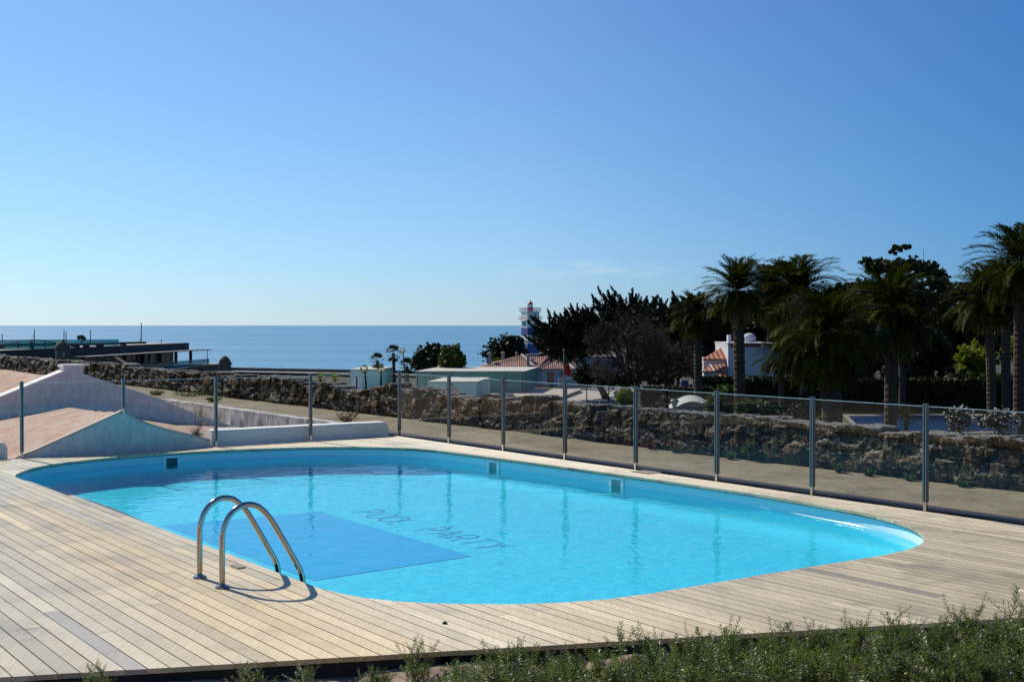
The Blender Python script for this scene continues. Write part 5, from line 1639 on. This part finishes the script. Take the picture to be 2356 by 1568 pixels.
def tree(name, label, cat, px, pyt, pyb, hw, D, m, n=2600, size=0.22, blobs=None, trunk=0.3, pxb=None, limbs=5, spread=0.16, group=None, inner=0.35, zbase=None):
    """broad crown between image heights pyt..pyb, half width hw (image units), at distance D"""
    c = at_y(px, (pyt + pyb) / 2, D); W_ = hw * D / F; H_ = (pyb - pyt) / 2 * D / F
    g_ = zg(c.x, D) if zbase is None else zbase
    rn = random.Random(int(px * 7 + pyt))
    o = thing(name, label, cat, (c.x if pxb is None else at_y(pxb, pyb, D).x, D, g_), 0, group)
    off = Vector((c.x - o.location.x, 0, c.z - g_))
    if blobs is None:
        blobs = [((0, 0, 0), (0.72, 0.72, 0.72))]
        for _ in range(9):
            d = rdir(rn); d.z = d.z * 0.8 + 0.1
            k = rn.uniform(0.28, 0.46); blobs.append(((d.x * (1 - k), d.y * (1 - k), d.z * (1 - k)), (k, k, k * 0.9)))
    B = [((off.x + b[0] * W_, b[1] * W_, off.z + b[2] * H_), (r_[0] * W_, r_[1] * W_, r_[2] * H_)) for b, r_ in blobs]
    mb = MB()
    if trunk:
        top = off - Vector((0, 0, H_ * 0.3))
        tp = limb_path((0, 0, -0.1), top, 0.0, rn, 6)
        mb.tube(tp, [trunk * (1.15 - 0.65 * k / 6) for k in range(7)], 8)
        for _ in range(limbs):
            b = B[rn.randrange(len(B))]; st_ = tp[rn.randrange(3, 6)]
            lp = limb_path(st_, b[0], 0.06, rn, 4); mb.tube(lp, [trunk * 0.45, trunk * 0.36, trunk * 0.26, trunk * 0.18, trunk * 0.08], 5)
        mb.build('trunk', BARK, o)
    mb = MB(); leaf_blobs(mb, B, n, size, rn, spread=spread, inner=inner)
    mb.build('crown', m, o)
    return o

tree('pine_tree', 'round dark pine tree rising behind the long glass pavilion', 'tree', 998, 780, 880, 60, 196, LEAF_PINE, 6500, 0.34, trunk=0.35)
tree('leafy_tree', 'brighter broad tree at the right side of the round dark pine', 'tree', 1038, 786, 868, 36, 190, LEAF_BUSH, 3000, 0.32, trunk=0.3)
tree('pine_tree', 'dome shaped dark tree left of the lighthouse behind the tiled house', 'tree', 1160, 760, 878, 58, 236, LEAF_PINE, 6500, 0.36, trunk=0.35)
tree('leafy_shrub', 'small bright shrub below the dome shaped tree, beside the chimneys', 'shrub', 1145, 822, 846, 14, 228, LEAF_LIME, 500, 0.25, trunk=0.1, limbs=2)

# wind-shaped cypresses
def cypress(label, px, py, D, pxb, plumes, Lp, wp, rn, forks, group):
    c = at_y(px, py, D); g_ = zg(c.x, D)
    xb = at_y(pxb, py, D).x
    o = thing('cypress_tree', label, 'tree', (xb, D, g_), 0, group)
    off = Vector((c.x - xb, 0, c.z - g_))
    mb = MB()
    for k in range(forks):
        e = off + Vector((rn.uniform(-1, 1) * 2.5, rn.uniform(-1, 1) * 2, rn.uniform(-0.6, 0.4)))
        mb.tube(limb_path((k * 0.35 - 0.3, 0, -0.1), e, 0.02, rn, 6), [0.24, 0.21, 0.19, 0.16, 0.13, 0.10, 0.06], 7)
    mb.build('trunk', BARK, o)
    mb = MB()
    for (x, y_, dx, dy, dz, L, n) in plumes:
        p_ = off + Vector(((x - px) * D / F, rn.uniform(-2.5, 2.5), -(y_ - py) * D / F))
        for _ in range(n):
            d = Vector((dx + rn.uniform(-0.75, 0.75), dy + rn.uniform(-0.8, 0.8), dz * 0.75 + rn.uniform(-0.45, 0.35)))
            q = p_ + Vector((rn.gauss(0, 0.7), rn.gauss(0, 1.3), rn.gauss(0, 0.55)))
            plume(mb, q, d, Lp * L * rn.uniform(0.7, 1.25), wp, 0.20, rn, 26)
    for (x, y_, dx, dy, dz, L, n) in plumes:
        p_ = off + Vector(((x - px + 6) * D / F, 0, -(y_ + 14 - py) * D / F))
        leaf_blobs(mb, [(p_, (1.25, 2.4, 1.0))], 330, 0.24, rn, spread=0.2)
    mb.build('crown', LEAF_CYP, o)
rn = random.Random(5)
GC = 'wind shaped cypresses by the lighthouse'
PL1 = [(x + 12, y, -1.0 + (x - 1240) / 160, 0, 0.35 + (800 - y) / 130, 1.0, 9) for x, y in
       [(1248, 768), (1262, 776), (1250, 790), (1272, 792), (1284, 756), (1290, 772), (1300, 790), (1318, 748), (1320, 768), (1335, 748), (1345, 770), (1360, 740), (1330, 795), (1310, 800), (1280, 805), (1355, 790), (1262, 800)]]
cypress('low wind swept cypress leaning over the lighthouse base', 1300, 775, 168, 1396, PL1, 2.3, 0.62, rn, 3, GC)
PL2 = [(x, y + (18 if x < 1405 else 8), (x - 1430) / 75, 0, 0.8, 1.0, 9) for x, y in
       [(1352, 730), (1372, 722), (1392, 716), (1408, 703), (1425, 700), (1442, 703), (1458, 708), (1475, 716), (1492, 722), (1508, 730), (1400, 735), (1430, 730), (1460, 735), (1485, 745), (1380, 750), (1420, 760), (1460, 765), (1500, 755)]]
cypress('highest wind swept cypress with spiky crown behind the bare brown tree', 1430, 735, 172, 1440, PL2, 2.3, 0.65, rn, 3, GC)
PL3 = [(x, y, (x - 1560) / 75, 0, 0.8, 1.0, 8) for x, y in
       [(1525, 728), (1540, 720), (1558, 716), (1575, 722), (1590, 735), (1530, 755), (1560, 750), (1590, 765), (1545, 785), (1580, 795), (1520, 790), (1610, 790)]]
cypress('dark cypress between the bare brown tree and the slender palm', 1560, 760, 150, 1560, PL3, 1.9, 0.6, rn, 2, GC)

# leafless trees: trunk, boughs and a haze of twigs
def bare_tree(label, pxb, pxc, pyc, hw, hh, D, n0, seed):
    rn = random.Random(seed)
    c = at_y(pxc, pyc, D); W_, H_ = hw * D / F, hh * D / F
    xb = at_y(pxb, pyc, D).x; g_ = zg(xb, D)
    o = thing('bare_tree', label, 'tree', (xb, D, g_), 0, 'leafless trees')
    cc = Vector((c.x - xb, 0, c.z - g_))
    mb = MB(); tw = MB()
    fork = Vector((cc.x * 0.25, 0, max(1.0, cc.z - H_ * 1.05)))
    mb.tube(limb_path((0, 0, -0.1), fork, 0.0, rn, 5), [0.42, 0.38, 0.34, 0.32, 0.30, 0.28], 8)
    def grow(p, d, L, r, lvl):
        K = 4 if lvl < 4 else 2; q = p.copy(); pts = [q.copy()]
        for k in range(K):
            d = (d + Vector((rn.gauss(0, 0.16), rn.gauss(0, 0.16), rn.gauss(0.03, 0.12)))).normalized()
            q = q + d * (L / K); pts.append(q.copy())
        e = Vector(((q.x - cc.x) / W_, (q.y - cc.y) / W_, (q.z - cc.z) / H_))
        if lvl <= 2: mb.tube(pts, [r * (1 - 0.45 * k / K) for k in range(K + 1)], 5 if lvl < 2 else 3, False)
        else:
            s_ = d.orthogonal().normalized() * r
            for a, b in zip(pts, pts[1:]):
                i = len(tw.v); tw.v.extend((tuple(a - s_), tuple(a + s_), tuple(b + s_ * 0.7), tuple(b - s_ * 0.7))); tw.face((i, i + 1, i + 2, i + 3))
        if lvl >= 5: return
        if e.length > 1.12: 
            return
        nb_ = (6, 6, 5, 5, 4)[lvl]
        for j in range(nb_):
            t_ = rn.uniform(0.25, 1.0); k = min(K - 1, int(t_ * K)); pp = pts[k].lerp(pts[k + 1], t_ * K - k)
            out_ = (pp - cc + Vector((0, 0, H_ * 0.4))); out_ = out_.normalized() if out_.length > 0.01 else Vector((0, 0, 1))
            dd = (d * 0.55 + rdir(rn) * 0.75 + out_ * 0.35).normalized()
            grow(pp, dd, L * rn.uniform(0.5, 0.75), r * (0.5, 0.48, 0.5, 0.7, 0.85)[lvl], lvl + 1)
    for j in range(n0):
        an = 2 * PI * j / n0 + rn.uniform(-0.3, 0.3)
        grow(fork, Vector((math.cos(an) * 0.8, math.sin(an) * 0.8, rn.uniform(0.35, 1.1))).normalized(), (W_ + H_) * 0.50, 0.17, 0)
    mb.build('trunk', BARK, o)
    tw.build('twigs_mass' if False else 'twig_crown', TWIG, o)
    return o
bare_tree('large leafless brown tree above the road, in front of the spiky cypress', 1478, 1425, 790, 108, 84, 120, 9, 11)
bare_tree('smaller leafless brown tree at the right side of the road', 1530, 1545, 805, 62, 66, 125, 8, 12)
bare_tree('leafless brown tree above the white villa between the palms', 1900, 1890, 725, 78, 66, 100, 8, 13)

G2 = 'dark evergreen trees behind the garden'
for (label, px, pyt, pyb, hw, D, nn) in (
    ('dark evergreen filling the gap left of the white villa', 1600, 765, 885, 50, 150, 2600),
    ('dark evergreen behind the tall palm and the white villa tank', 1745, 690, 870, 70, 150, 3600),
    ('dark evergreen at the right end of the white villa', 1830, 730, 890, 75, 145, 3400),
    ('dark rounded tree top between the high palms and the eucalyptus', 1938, 640, 860, 58, 135, 3200),
    ('dense dark tree low behind the low broad palm', 1960, 750, 905, 90, 128, 3600),
    ('dark tree right below the eucalyptus crown', 2110, 740, 905, 95, 118, 3800),
    ('dark tree between the eucalyptus and the hedge palm', 2190, 640, 880, 50, 125, 3200),
    ('tall dark tree behind the hedge palm crown', 2262, 600, 850, 60, 130, 3800),
    ('dark tree behind the tallest palm at the right edge', 2360, 630, 880, 85, 120, 4200),
    ('dark tree at the right edge below the tallest palm', 2440, 680, 930, 110, 110, 3800),
    ('broad evergreen in the deep shade straight behind the bare tree by the road', 1545, 740, 890, 70, 165, 3600),
    ('broad evergreen in the deep shade behind the slender palm', 1645, 672, 870, 62, 160, 3600),
    ('broad evergreen in the deep shade behind the villa chimney', 1700, 705, 768, 50, 160, 2600),
    ('broad evergreen in the deep shade behind the pair of high palm crowns', 1800, 622, 860, 92, 160, 4600),
    ('broad evergreen in the deep shade behind the leafless tree above the villa', 1890, 640, 870, 92, 158, 4600),
    ('broad evergreen in the deep shade behind the left half of the eucalyptus', 2000, 625, 890, 92, 158, 4600),
    ('broad evergreen in the deep shade behind the middle of the eucalyptus', 2085, 650, 890, 90, 156, 4800),
    ('broad evergreen in the deep shade behind the right half of the eucalyptus', 2165, 635, 890, 88, 152, 4600),
    ('broad evergreen in the deep shade between the hedge palm trunks', 2310, 625, 880, 90, 150, 4600)):
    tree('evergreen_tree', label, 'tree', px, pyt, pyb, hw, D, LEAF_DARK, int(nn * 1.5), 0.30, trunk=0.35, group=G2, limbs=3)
# eucalyptus: separate rounded clumps on visible limbs, one flat plate on top
EB = [((-0.10, 0, 0.93), (0.17, 0.2, 0.05)), ((0.02, 0.1, 0.96), (0.13, 0.16, 0.045)), ((-0.22, 0, 0.86), (0.07, 0.1, 0.06)),
      ((-0.62, 0, 0.62), (0.24, 0.3, 0.15)), ((-0.35, 0.1, 0.55), (0.32, 0.35, 0.17)), ((0.05, 0, 0.58), (0.36, 0.4, 0.18)), ((0.42, 0, 0.50), (0.34, 0.36, 0.18)),
      ((0.70, 0.1, 0.30), (0.28, 0.3, 0.18)), ((-0.82, 0, 0.28), (0.24, 0.3, 0.12)), ((-0.45, 0, 0.18), (0.32, 0.36, 0.2)), ((0.05, 0, 0.1), (0.5, 0.5, 0.3)), ((0.5, 0, -0.1), (0.42, 0.4, 0.3)), ((-0.4, 0, -0.3), (0.45, 0.4, 0.3))]
tree('eucalyptus_tree', 'tall eucalyptus with a small flat top plume above its rounded crown', 'tree', 2078, 562, 830, 118, 98, LEAF_EUC, 8500, 0.18, blobs=EB, trunk=0.3, limbs=12, spread=0.10, inner=0.5)

def leaf_box(mb, a, b, hgt, dep, size, rn, n):
    a, b = Vector(a), Vector(b); d = (b - a); L_ = d.length; d.normalize(); nn = Vector((-d.y, d.x, 0))
    for _ in range(n):
        s = rn.random() * L_; f = rn.random()
        if f < 0.62: o_ = nn * (-dep / 2); z = hgt * rn.random()
        elif f < 0.70: o_ = nn * (dep / 2); z = hgt * rn.random()
        else: o_ = nn * rn.uniform(-dep / 2, dep / 2); z = hgt
        w_ = 0.12 * mnoise.noise(Vector((s * 0.8, z, 0)))
        p_ = a + d * s + o_ * (1 + w_) + Vector((0, 0, z + w_ * 0.6)) + Vector((rn.gauss(0, .05), rn.gauss(0, .05), rn.gauss(0, .05)))
        q = rdir(rn); r_ = q.orthogonal(); r_.rotate(Matrix.Rotation(rn.uniform(0, 6.28), 3, q))
        mb.leaf(p_, q * size * rn.uniform(.7, 1.3), r_ * size * rn.uniform(.7, 1.3))
    i = len(mb.v)
    c = (a + b) / 2 + Vector((0, 0, hgt / 2 - 0.05)); mb.box(c, (L_ - 0.1, dep * 0.86, hgt * 0.95), math.atan2(d.y, d.x))
def hedge(label, px0, px1, pyt, D0, D1, zb, dep, n, m=None, size=0.13):
    a, b = at_y(px0, pyt, D0), at_y(px1, pyt, D1)
    hgt = a.z - zb
    mb = MB(); rn = random.Random(int(px0)); leaf_box(mb, (0, 0, 0), (b.x - a.x, b.y - a.y, 0), hgt, dep, size, rn, n)
    ob = mb.build('hedge', m or LEAF_HEDGE); ob.location = (a.x, a.y, zb)
    return tag(ob, label, 'hedge', 'clipped hedges of the garden')
hedge('long clipped dark hedge behind the garden pool', 1900, 2520, 872, 101, 101, -5.1, 2.0, 9000)
hedge('dark hedge in front of the white villa walls', 1610, 1905, 868, 104, 101.5, -5.4, 2.0, 5000)
hedge('dark low hedge under the bare trees beside the road', 1470, 1640, 893, 98, 98, -7.6, 2.4, 3800)
hedge('narrow sunlit strip of hedge above the long clipped hedge', 2190, 2440, 862, 108, 108, -4.6, 2.5, 3000, LEAF_BUSH)

tree('bush', 'bright yellow green bush glowing between the right hand palm trunks', 'bush', 2245, 776, 880, 55, 104, LEAF_LIME, 3000, 0.17, trunk=0.15, limbs=3)
tree('bush', 'second yellow green bush at the right edge behind the tallest palm trunk', 'bush', 2345, 760, 870, 38, 104, LEAF_LIME, 1800, 0.17, trunk=0.15, limbs=3)
tree('bush', 'glossy ivy green bush beside the asphalt road lamp', 'bush', 1443, 884, 960, 24, 72, LEAF_LIME, 1800, 0.10, trunk=0.08, limbs=2)
tree('bush', 'rounded grey green bush behind the stone wall in front of the villa hedge', 'bush', 1665, 872, 975, 48, 72, LEAF_BUSH, 3000, 0.11, trunk=0.1, limbs=2)
tree('bush', 'green bush right of the rounded bush, under the tall palm', 'bush', 1735, 905, 985, 52, 66, LEAF_BUSH, 2600, 0.10, trunk=0.1, limbs=2)
tree('bush', 'dark leafy bush with glinting leaves just above the stone wall', 'bush', 1815, 925, 1000, 62, 52, LEAF_HEDGE, 2600, 0.10, trunk=0.08, limbs=2)
tree('bush', 'dark bush filling the shade under the low broad palm', 'bush', 1870, 885, 990, 50, 60, LEAF_HEDGE, 2600, 0.11, trunk=0.08, limbs=2)
tree('bush', 'dark shrub mass under the bare trees behind the wall', 'bush', 1550, 905, 985, 75, 88, LEAF_HEDGE, 3200, 0.14, trunk=0.08, limbs=2)
tree('bush', 'dark shrubs filling the shade below the broad dark palm', 'bush', 2085, 840, 900, 70, 110, LEAF_HEDGE, 2200, 0.16, trunk=0.08, limbs=2)
for i, (px, pyt, hw, D, lb) in enumerate(((1350, 838, 38, 152, 'dark shrub right of the tiled house, below the leaning cypress'), (1400, 848, 40, 146, 'dark shrub under the left boughs of the large leafless tree'), (1448, 850, 36, 140, 'dark shrub right behind the trunk of the large leafless tree'), (1505, 845, 48, 138, 'dark shrub between the two leafless trees by the road'))):
    tree('bush', lb, 'bush', px, pyt, 893, hw, D, LEAF_DARK, 2600, 0.2, trunk=0.08, limbs=2)
BLOS_W = mat('white_blossom', (0.42, 0.40, 0.36), 0.7, var=0.1)
BLOS_P = mat('pink_blossom', (0.38, 0.16, 0.22), 0.7, var=0.2)
def flowering(label, px, pyt, pyb, hw, D, bm, nb_, group=None):
    o = tree('flowering_shrub', label, 'shrub', px, pyt, pyb, hw, D, LEAF_HEDGE, 1800, 0.075, trunk=0.05, limbs=2, group=group)
    rn = random.Random(int(px)); mb = MB()
    c = at_y(px, (pyt + pyb) / 2, D) - Vector(o.location); W_, H_ = hw * D / F, (pyb - pyt) / 2 * D / F
    for _ in range(nb_):
        d = rdir(rn); d.y = -abs(d.y); p_ = c + Vector((d.x * W_, d.y * W_, d.z * H_)) * rn.uniform(0.8, 1.03)
        for _ in range(3):
            a = rdir(rn); mb.leaf(p_ + rdir(rn) * 0.03, a * 0.045, a.orthogonal() * 0.045)
    b = mb.build('blossom', bm, o); b['kind'] = 'stuff'
    return o
flowering('white flowering shrub beside the mushroom lamp', 2208, 928, 1000, 36, 50, BLOS_W, 120)
flowering('wider white flowering shrub left of the tallest palm trunk', 2298, 938, 1008, 46, 47, BLOS_W, 170)
flowering('pink flowering shrub below the blue panel sign', 1555, 886, 912, 30, 102, BLOS_P, 130)

# spiky plants, agave flower stalks
def rosette(mb, c, n, L, w_, rn, lo=0.1):
    c = Vector(c)
    for k in range(n):
        az = k * 2.4 + rn.uniform(-.2, .2); el = lo + (1.35 - lo) * (k / n)
        d = Vector((math.cos(az) * math.cos(el), math.sin(az) * math.cos(el), math.sin(el))); sd = Vector((-math.sin(az), math.cos(az), 0))
        m_ = c + d * L * 0.55; t_ = c + d * L + Vector((0, 0, -0.22 * L * math.cos(el)))
        i = len(mb.v); mb.v.extend((tuple(c), tuple(m_ - sd * w_), tuple(t_), tuple(m_ + sd * w_))); mb.face((i, i + 1, i + 2, i + 3))
def yucca(label, px, py, D, L, z=None, stem=0.0, m=LEAF_LIME, name='yucca'):
    c = at_y(px, py, D); g_ = zg(c.x, D) if z is None else z
    o = thing(name, label, 'plant', (c.x, D, g_)); rn = random.Random(int(px)); h = c.z - g_
    mb = MB(); mb.tube([(0, 0, 0), (0.05, 0, h * 0.6), (0, 0, h)], [0.16, 0.12, 0.13], 7); mb.build('stem', BARKP, o)
    mb = MB(); rosette(mb, (0, 0, h), 46, L, L * 0.06, rn, -0.5); mb.build('leaf_rosette', m, o)
yucca('yellow green yucca head right of the long fence post, before the sea wall', 737, 872, 120, 1.0)
yucca('second yellow green yucca head before the sea wall, nearer the tall pavilion', 771, 873, 120, 1.0)
yucca('small spiky plant at the edge of the garden pool', 2083, 962, 74, 0.9, m=LEAF_PALM)
YEL = mat('agave_flower_yellow', (0.34, 0.33, 0.03), 0.7, var=0.2)
for label, px, pt, pb, D, bend in (('curved agave flower stalk with yellow top before the tall pavilion doors', 838, 849, 900, 110, -9), ('thin agave flower stalk with yellow top before the tall pavilion glass', 877, 851, 900, 110, 2), ('tall dark agave stalk with small yellow top beside the fan palm', 926, 806, 905, 150, -14), ('short agave stalk with yellow top before the small green box', 1037, 895, 925, 90, 0)):
    a, b = at_y(px - bend * 0.4, pb, D), at_y(px, pt, D)
    o = thing('agave_stalk', label, 'plant', (a.x, D, a.z)); d = b - a; rn = random.Random(px)
    mb = MB(); mb.tube([(0, 0, 0), (-d.x * 0.05, 0, d.z * 0.4), (d.x * 0.5, 0, d.z * 0.8), (d.x, 0, d.z)], [0.10, 0.09, 0.08, 0.06], 6); mb.build('stalk', BARK, o)
    mb = MB()
    for _ in range(60):
        q = rdir(rn); mb.leaf(Vector((d.x, 0, d.z)) + Vector((q.x * 0.30, q.y * 0.3, q.z * 0.34)), q * 0.10, q.orthogonal() * 0.08)
    mb.build('flower_head', YEL, o)
# clipped ball tree on the roof terrace
bt = roofY(801.5); c = at_y(188, 778, bt)
o = thing('ball_tree', 'small clipped ball tree on a thin stem in a planter on the roof terrace', 'tree', (c.x, bt, RZ + 0.62))
mb = MB(); mb.tube([(0, 0, 0), (0.03, 0, c.z - RZ - 0.6)], 0.05, 6); mb.build('trunk', BARK, o)
mb = MB(); leaf_blobs(mb, [((0, 0, c.z - RZ - 0.6), (0.62, 0.62, 0.45))], 700, 0.09, random.Random(3)); mb.build('crown', LEAF_HEDGE, o)

# weeds on the old masonry
WEED = foliage('weed_leaf', (0.030, 0.060, 0.015), (0.11, 0.14, 0.035), 0.3, 6, fine=30)
WEEDR = foliage('red_weed', (0.09, 0.035, 0.03), (0.16, 0.07, 0.05), 0.2, 6, fine=30)
def weed(label, p, r, h, m, n=260, sz=0.022, hang=False):
    o = MB(); rn = random.Random(int(p[0] * 100) + 7)
    for k in range(int(n / 8)):
        az = rn.uniform(0, 6.28); l_ = rn.uniform(0.35, 1.0)
        tip = Vector((math.cos(az) * r * l_, math.sin(az) * r * l_, h * rn.uniform(0.4, 1) * (1 if not hang else rn.uniform(-0.6, 1))))
        for j in range(8):
            q = tip * (j / 7.0) ** 0.8 + Vector((rn.gauss(0, 1), rn.gauss(0, 1), rn.gauss(0, 1))) * sz * 0.6
            a = (tip.normalized() + rdir(rn) * 0.7).normalized(); o.leaf(q, a * sz * 1.5, a.orthogonal() * sz * 0.45)
    ob = o.build('weed', m); ob.location = p
    return tag(ob, label, 'weed')
def wallpt(px, py, d):
    u_ = u_on_v(px, WALLV - d); q = xy(u_, WALLV - d); q.z = EYE - (py - HOR) / F * q.y
    return q
weed('round green tuft growing out of the stone wall face', wallpt(1724, 1030, 0.08), 0.14, 0.16, WEED, 900, 0.02, True)
for lb, px, py, s in (('brownish weed at the wall foot left of the widest gap between posts', 1499, 1036, 0.16), ('small pale weed at the wall foot just right of the brownish weed', 1556, 1041, 0.10), ('small green weed at the wall foot below the round tuft', 1679, 1058, 0.12),
                      ('broad green weed at the wall foot right of the seventh fence post', 1929, 1091, 0.17), ('low weed at the wall foot midway to the last fence post', 2001, 1101, 0.11), ('yellowish weed at the wall foot just left of the last fence post', 2095, 1112, 0.11), ('weed at the wall foot right of the last fence post', 2214, 1126, 0.13)):
    q = wallpt(px, py, 0.12); q.z = PATH_Z; weed(lb, q, s, s * 0.9, WEEDR if 'brownish' in lb else WEED, 260)
q = at_z(797, 973, PATH_Z); weed('dry reddish weed growing on the path above the long parapet', q, 0.30, 0.26, WEEDR, 260, 0.03)
for lb, px, py in (('low green mat of weed on the far path', 442, 911), ('small weed tuft on the far path edge', 492, 924), ('dry weed behind the gable slope on the far path', 362, 909)):
    q = at_z(px, py, PATH_Z); weed(lb, q, 0.75 if 'mat' in lb else 0.25, 0.13, WEED, 500, 0.03)
q = at_z(452, 1006, -0.10)
fw_ = thing('flowering_weed', 'tufted weed with small yellow flowers on the gable foot beside the fence post', 'plant', q)
rn = random.Random(9); mb = MB(); st_ = MB(); fl_ = MB()
for k in range(130):
    az = rn.uniform(0, 6.28); l_ = rn.uniform(0.08, 0.24); el = rn.uniform(0.3, 1.4)
    d = Vector((math.cos(az) * math.cos(el), math.sin(az) * math.cos(el), math.sin(el)))
    mb.leaf(d * l_ * 0.5, d * l_ * 0.5, d.orthogonal() * 0.006)
for k in range(16):
    az = rn.uniform(0, 6.28); r_ = rn.uniform(0.04, 0.22); tip = Vector((math.cos(az) * r_, math.sin(az) * r_, rn.uniform(0.22, 0.46)))
    st_.tube([(0, 0, 0), tip * 0.5 + Vector((0, 0, 0.04)), tip], 0.003, 3)
    for _ in range(5 if k < 6 else 1):
        a = rdir(rn); fl_.leaf(tip + a * 0.012, a * 0.02, a.orthogonal() * 0.02)
mb.build('leaf_tuft', WEED, fw_); st_.build('stem', BARK, fw_); fl_.build('flower_head', mat('yellow_flower', (0.6, 0.42, 0.03), 0.7), fw_)

# rosemary along the deck
LEAF_ROS = foliage('rosemary_needle', (0.046, 0.084, 0.017), (0.25, 0.30, 0.075), 0.45, 7.0, 0.4, 60, spec=0.35)
STEM_ROS = mat('rosemary_stem', (0.10, 0.068, 0.045), 0.9, var=0.4, scale=8, fine=60)
BLOS_R = mat('rosemary_blossom', (0.46, 0.50, 0.66), 0.7, var=0.15)
def rosemary_mesh(seed, stems, spread):
    rn = random.Random(seed); lf, st_, bl = MB(), MB(), MB()
    def sprig(p, d, L, lvl):
        K = 7; q = Vector(p); pts = [q.copy()]
        for k in range(K):
            d = (d + Vector((rn.gauss(0, .07), rn.gauss(0, .07), rn.gauss(0.06, .06)))).normalized(); q = q + d * L / K; pts.append(q.copy())
        st_.tube(pts, [0.0042 * (1.1 - 0.7 * k / K) * (1 if lvl == 0 else 0.7) for k in range(K + 1)], 3, False)
        n_ = int(L / 0.0075)
        for j in range(n_):
            s = j / n_
            if s < (0.25 if lvl == 0 else 0.08): continue
            f = s * K; k = min(K - 1, int(f)); A = pts[k].lerp(pts[k + 1], f - k)
            dd = (pts[k + 1] - pts[k]).normalized()
            az = j * 2.4; o1 = dd.orthogonal(); o1.rotate(Matrix.Rotation(az, 3, dd))
            t_ = (o1 * 0.85 + dd * 0.65).normalized(); l_ = 0.046 * rn.uniform(0.7, 1.2) * (1 - 0.5 * max(0, s - 0.8) / 0.2)
            lf.leaf(A + t_ * l_ * 0.55, t_ * l_ * 0.55, t_.cross(dd) * 0.011)
        if rn.random() < 0.16:
            A = pts[K - 1]
            for _ in range(7):
                a = rdir(rn); bl.leaf(A + a * 0.014, a * 0.008, a.orthogonal() * 0.007)
        if lvl == 0:
            for j in range(rn.randint(4, 7)):
                k = rn.randint(2, K - 1); o1 = d.orthogonal(); o1.rotate(Matrix.Rotation(rn.uniform(0, 6.28), 3, d))
                sprig(pts[k], (o1 * 0.8 + d * 0.7).normalized(), L * rn.uniform(0.25, 0.45), 1)
    for k in range(stems):
        az = rn.uniform(0, 6.28); r_ = rn.random() ** 0.6
        d = Vector((math.cos(az) * r_ * spread, math.sin(az) * r_ * spread, 1.0)).normalized()
        sprig((math.cos(az) * r_ * 0.10, math.sin(az) * r_ * 0.10, -0.02), d, rn.uniform(0.62, 1.0) * (1 - 0.25 * r_), 0)
    return lf, st_, bl
ROS = []
for k in range(4):
    lf, st_, bl = rosemary_mesh(40 + k, (58, 48, 62, 13)[k], (0.75, 0.6, 0.9, 0.45)[k])
    obs = (lf.build('foliage', LEAF_ROS), st_.build('stem', STEM_ROS), bl.build('blossom', BLOS_R))
    ROS.append([o_.data for o_ in obs])
    for o_ in obs: bpy.data.objects.remove(o_)
def rosemary(label, px, pyt, Y, var, wide=1.0, group=None):
    c = at_y(px, pyt, Y); g_ = -0.09; h = c.z - g_
    o = thing('rosemary_bush', label, 'rosemary bush', (c.x, Y, g_), 0, group)
    rn = random.Random(int(px * 3 + pyt)); ry = rn.uniform(0, 6.28)
    for nm, me in zip(('foliage', 'stem', 'blossom'), ROS[var]):
        q = bpy.data.objects.new(nm, me); COL.objects.link(q); q.parent = o; q.scale = (h * wide * 1.15, h * wide * 1.15, h * 1.22); q.rotation_euler = (0, 0, ry)
        if nm != 'foliage': q['kind'] = 'stuff'
    return o
GR = 'rosemary bushes in the dense row before the deck'
LM = 'rosemary bush of the dense green row before the right half of the deck'
for i, (px, pyt, Y, var, wd) in enumerate((
    (1185, 1484, 6.9, 1, 0.9), (1300, 1508, 6.8, 0, 1.0), (1385, 1510, 6.7, 2, 0.9), (1475, 1456, 6.8, 3, 1.0), (1500, 1500, 6.8, 1, 0.9), (1590, 1466, 6.9, 0, 0.9), (1690, 1462, 6.9, 2, 1.0), (1790, 1455, 7.0, 0, 1.0),
    (1880, 1448, 7.0, 1, 1.0), (1985, 1445, 7.1, 2, 1.0), (2075, 1430, 7.1, 0, 1.0), (2165, 1440, 7.1, 1, 1.0), (2245, 1415, 7.1, 2, 0.9), (2330, 1420, 7.2, 0, 1.0),
    (1110, 1535, 6.2, 2, 1.2), (1250, 1530, 6.1, 0, 1.1), (1420, 1524, 6.0, 1, 1.2), (1530, 1530, 6.1, 2, 1.1), (1660, 1512, 6.1, 0, 1.2), (1810, 1508, 6.2, 1, 1.2), (1915, 1516, 6.1, 2, 1.1),
    (2030, 1496, 6.2, 0, 1.2), (2150, 1504, 6.2, 2, 1.2), (2250, 1488, 6.2, 1, 1.2), (2345, 1480, 6.3, 0, 1.2))):
    rosemary(LM, px, pyt, Y, var, wd, GR)
rosemary('highest rosemary bush, cut by the right edge of the picture', 2368, 1372, 6.9, 3, 0.9)
rosemary('rosemary sprigs standing up just left of the dense row, against bare stone', 955, 1478, 7.0, 3, 0.8)
rosemary('low rosemary bush at the left end of the dense row', 1050, 1528, 6.8, 1, 1.0)
rosemary('low rosemary bush before the middle of the deck edge, left of the upright sprigs', 860, 1538, 6.9, 1, 0.9)
rosemary('small sparse rosemary bush among bare sandy stones, below the ladder', 700, 1540, 6.9, 3, 1.3)
rosemary('pair of rosemary sprigs at the bottom of the picture, left of the ladder', 570, 1532, 6.9, 3, 1.2)
rosemary('tiny rosemary sprig against the dark deck edge at the far left', 225, 1530, 7.0, 3, 1.0)
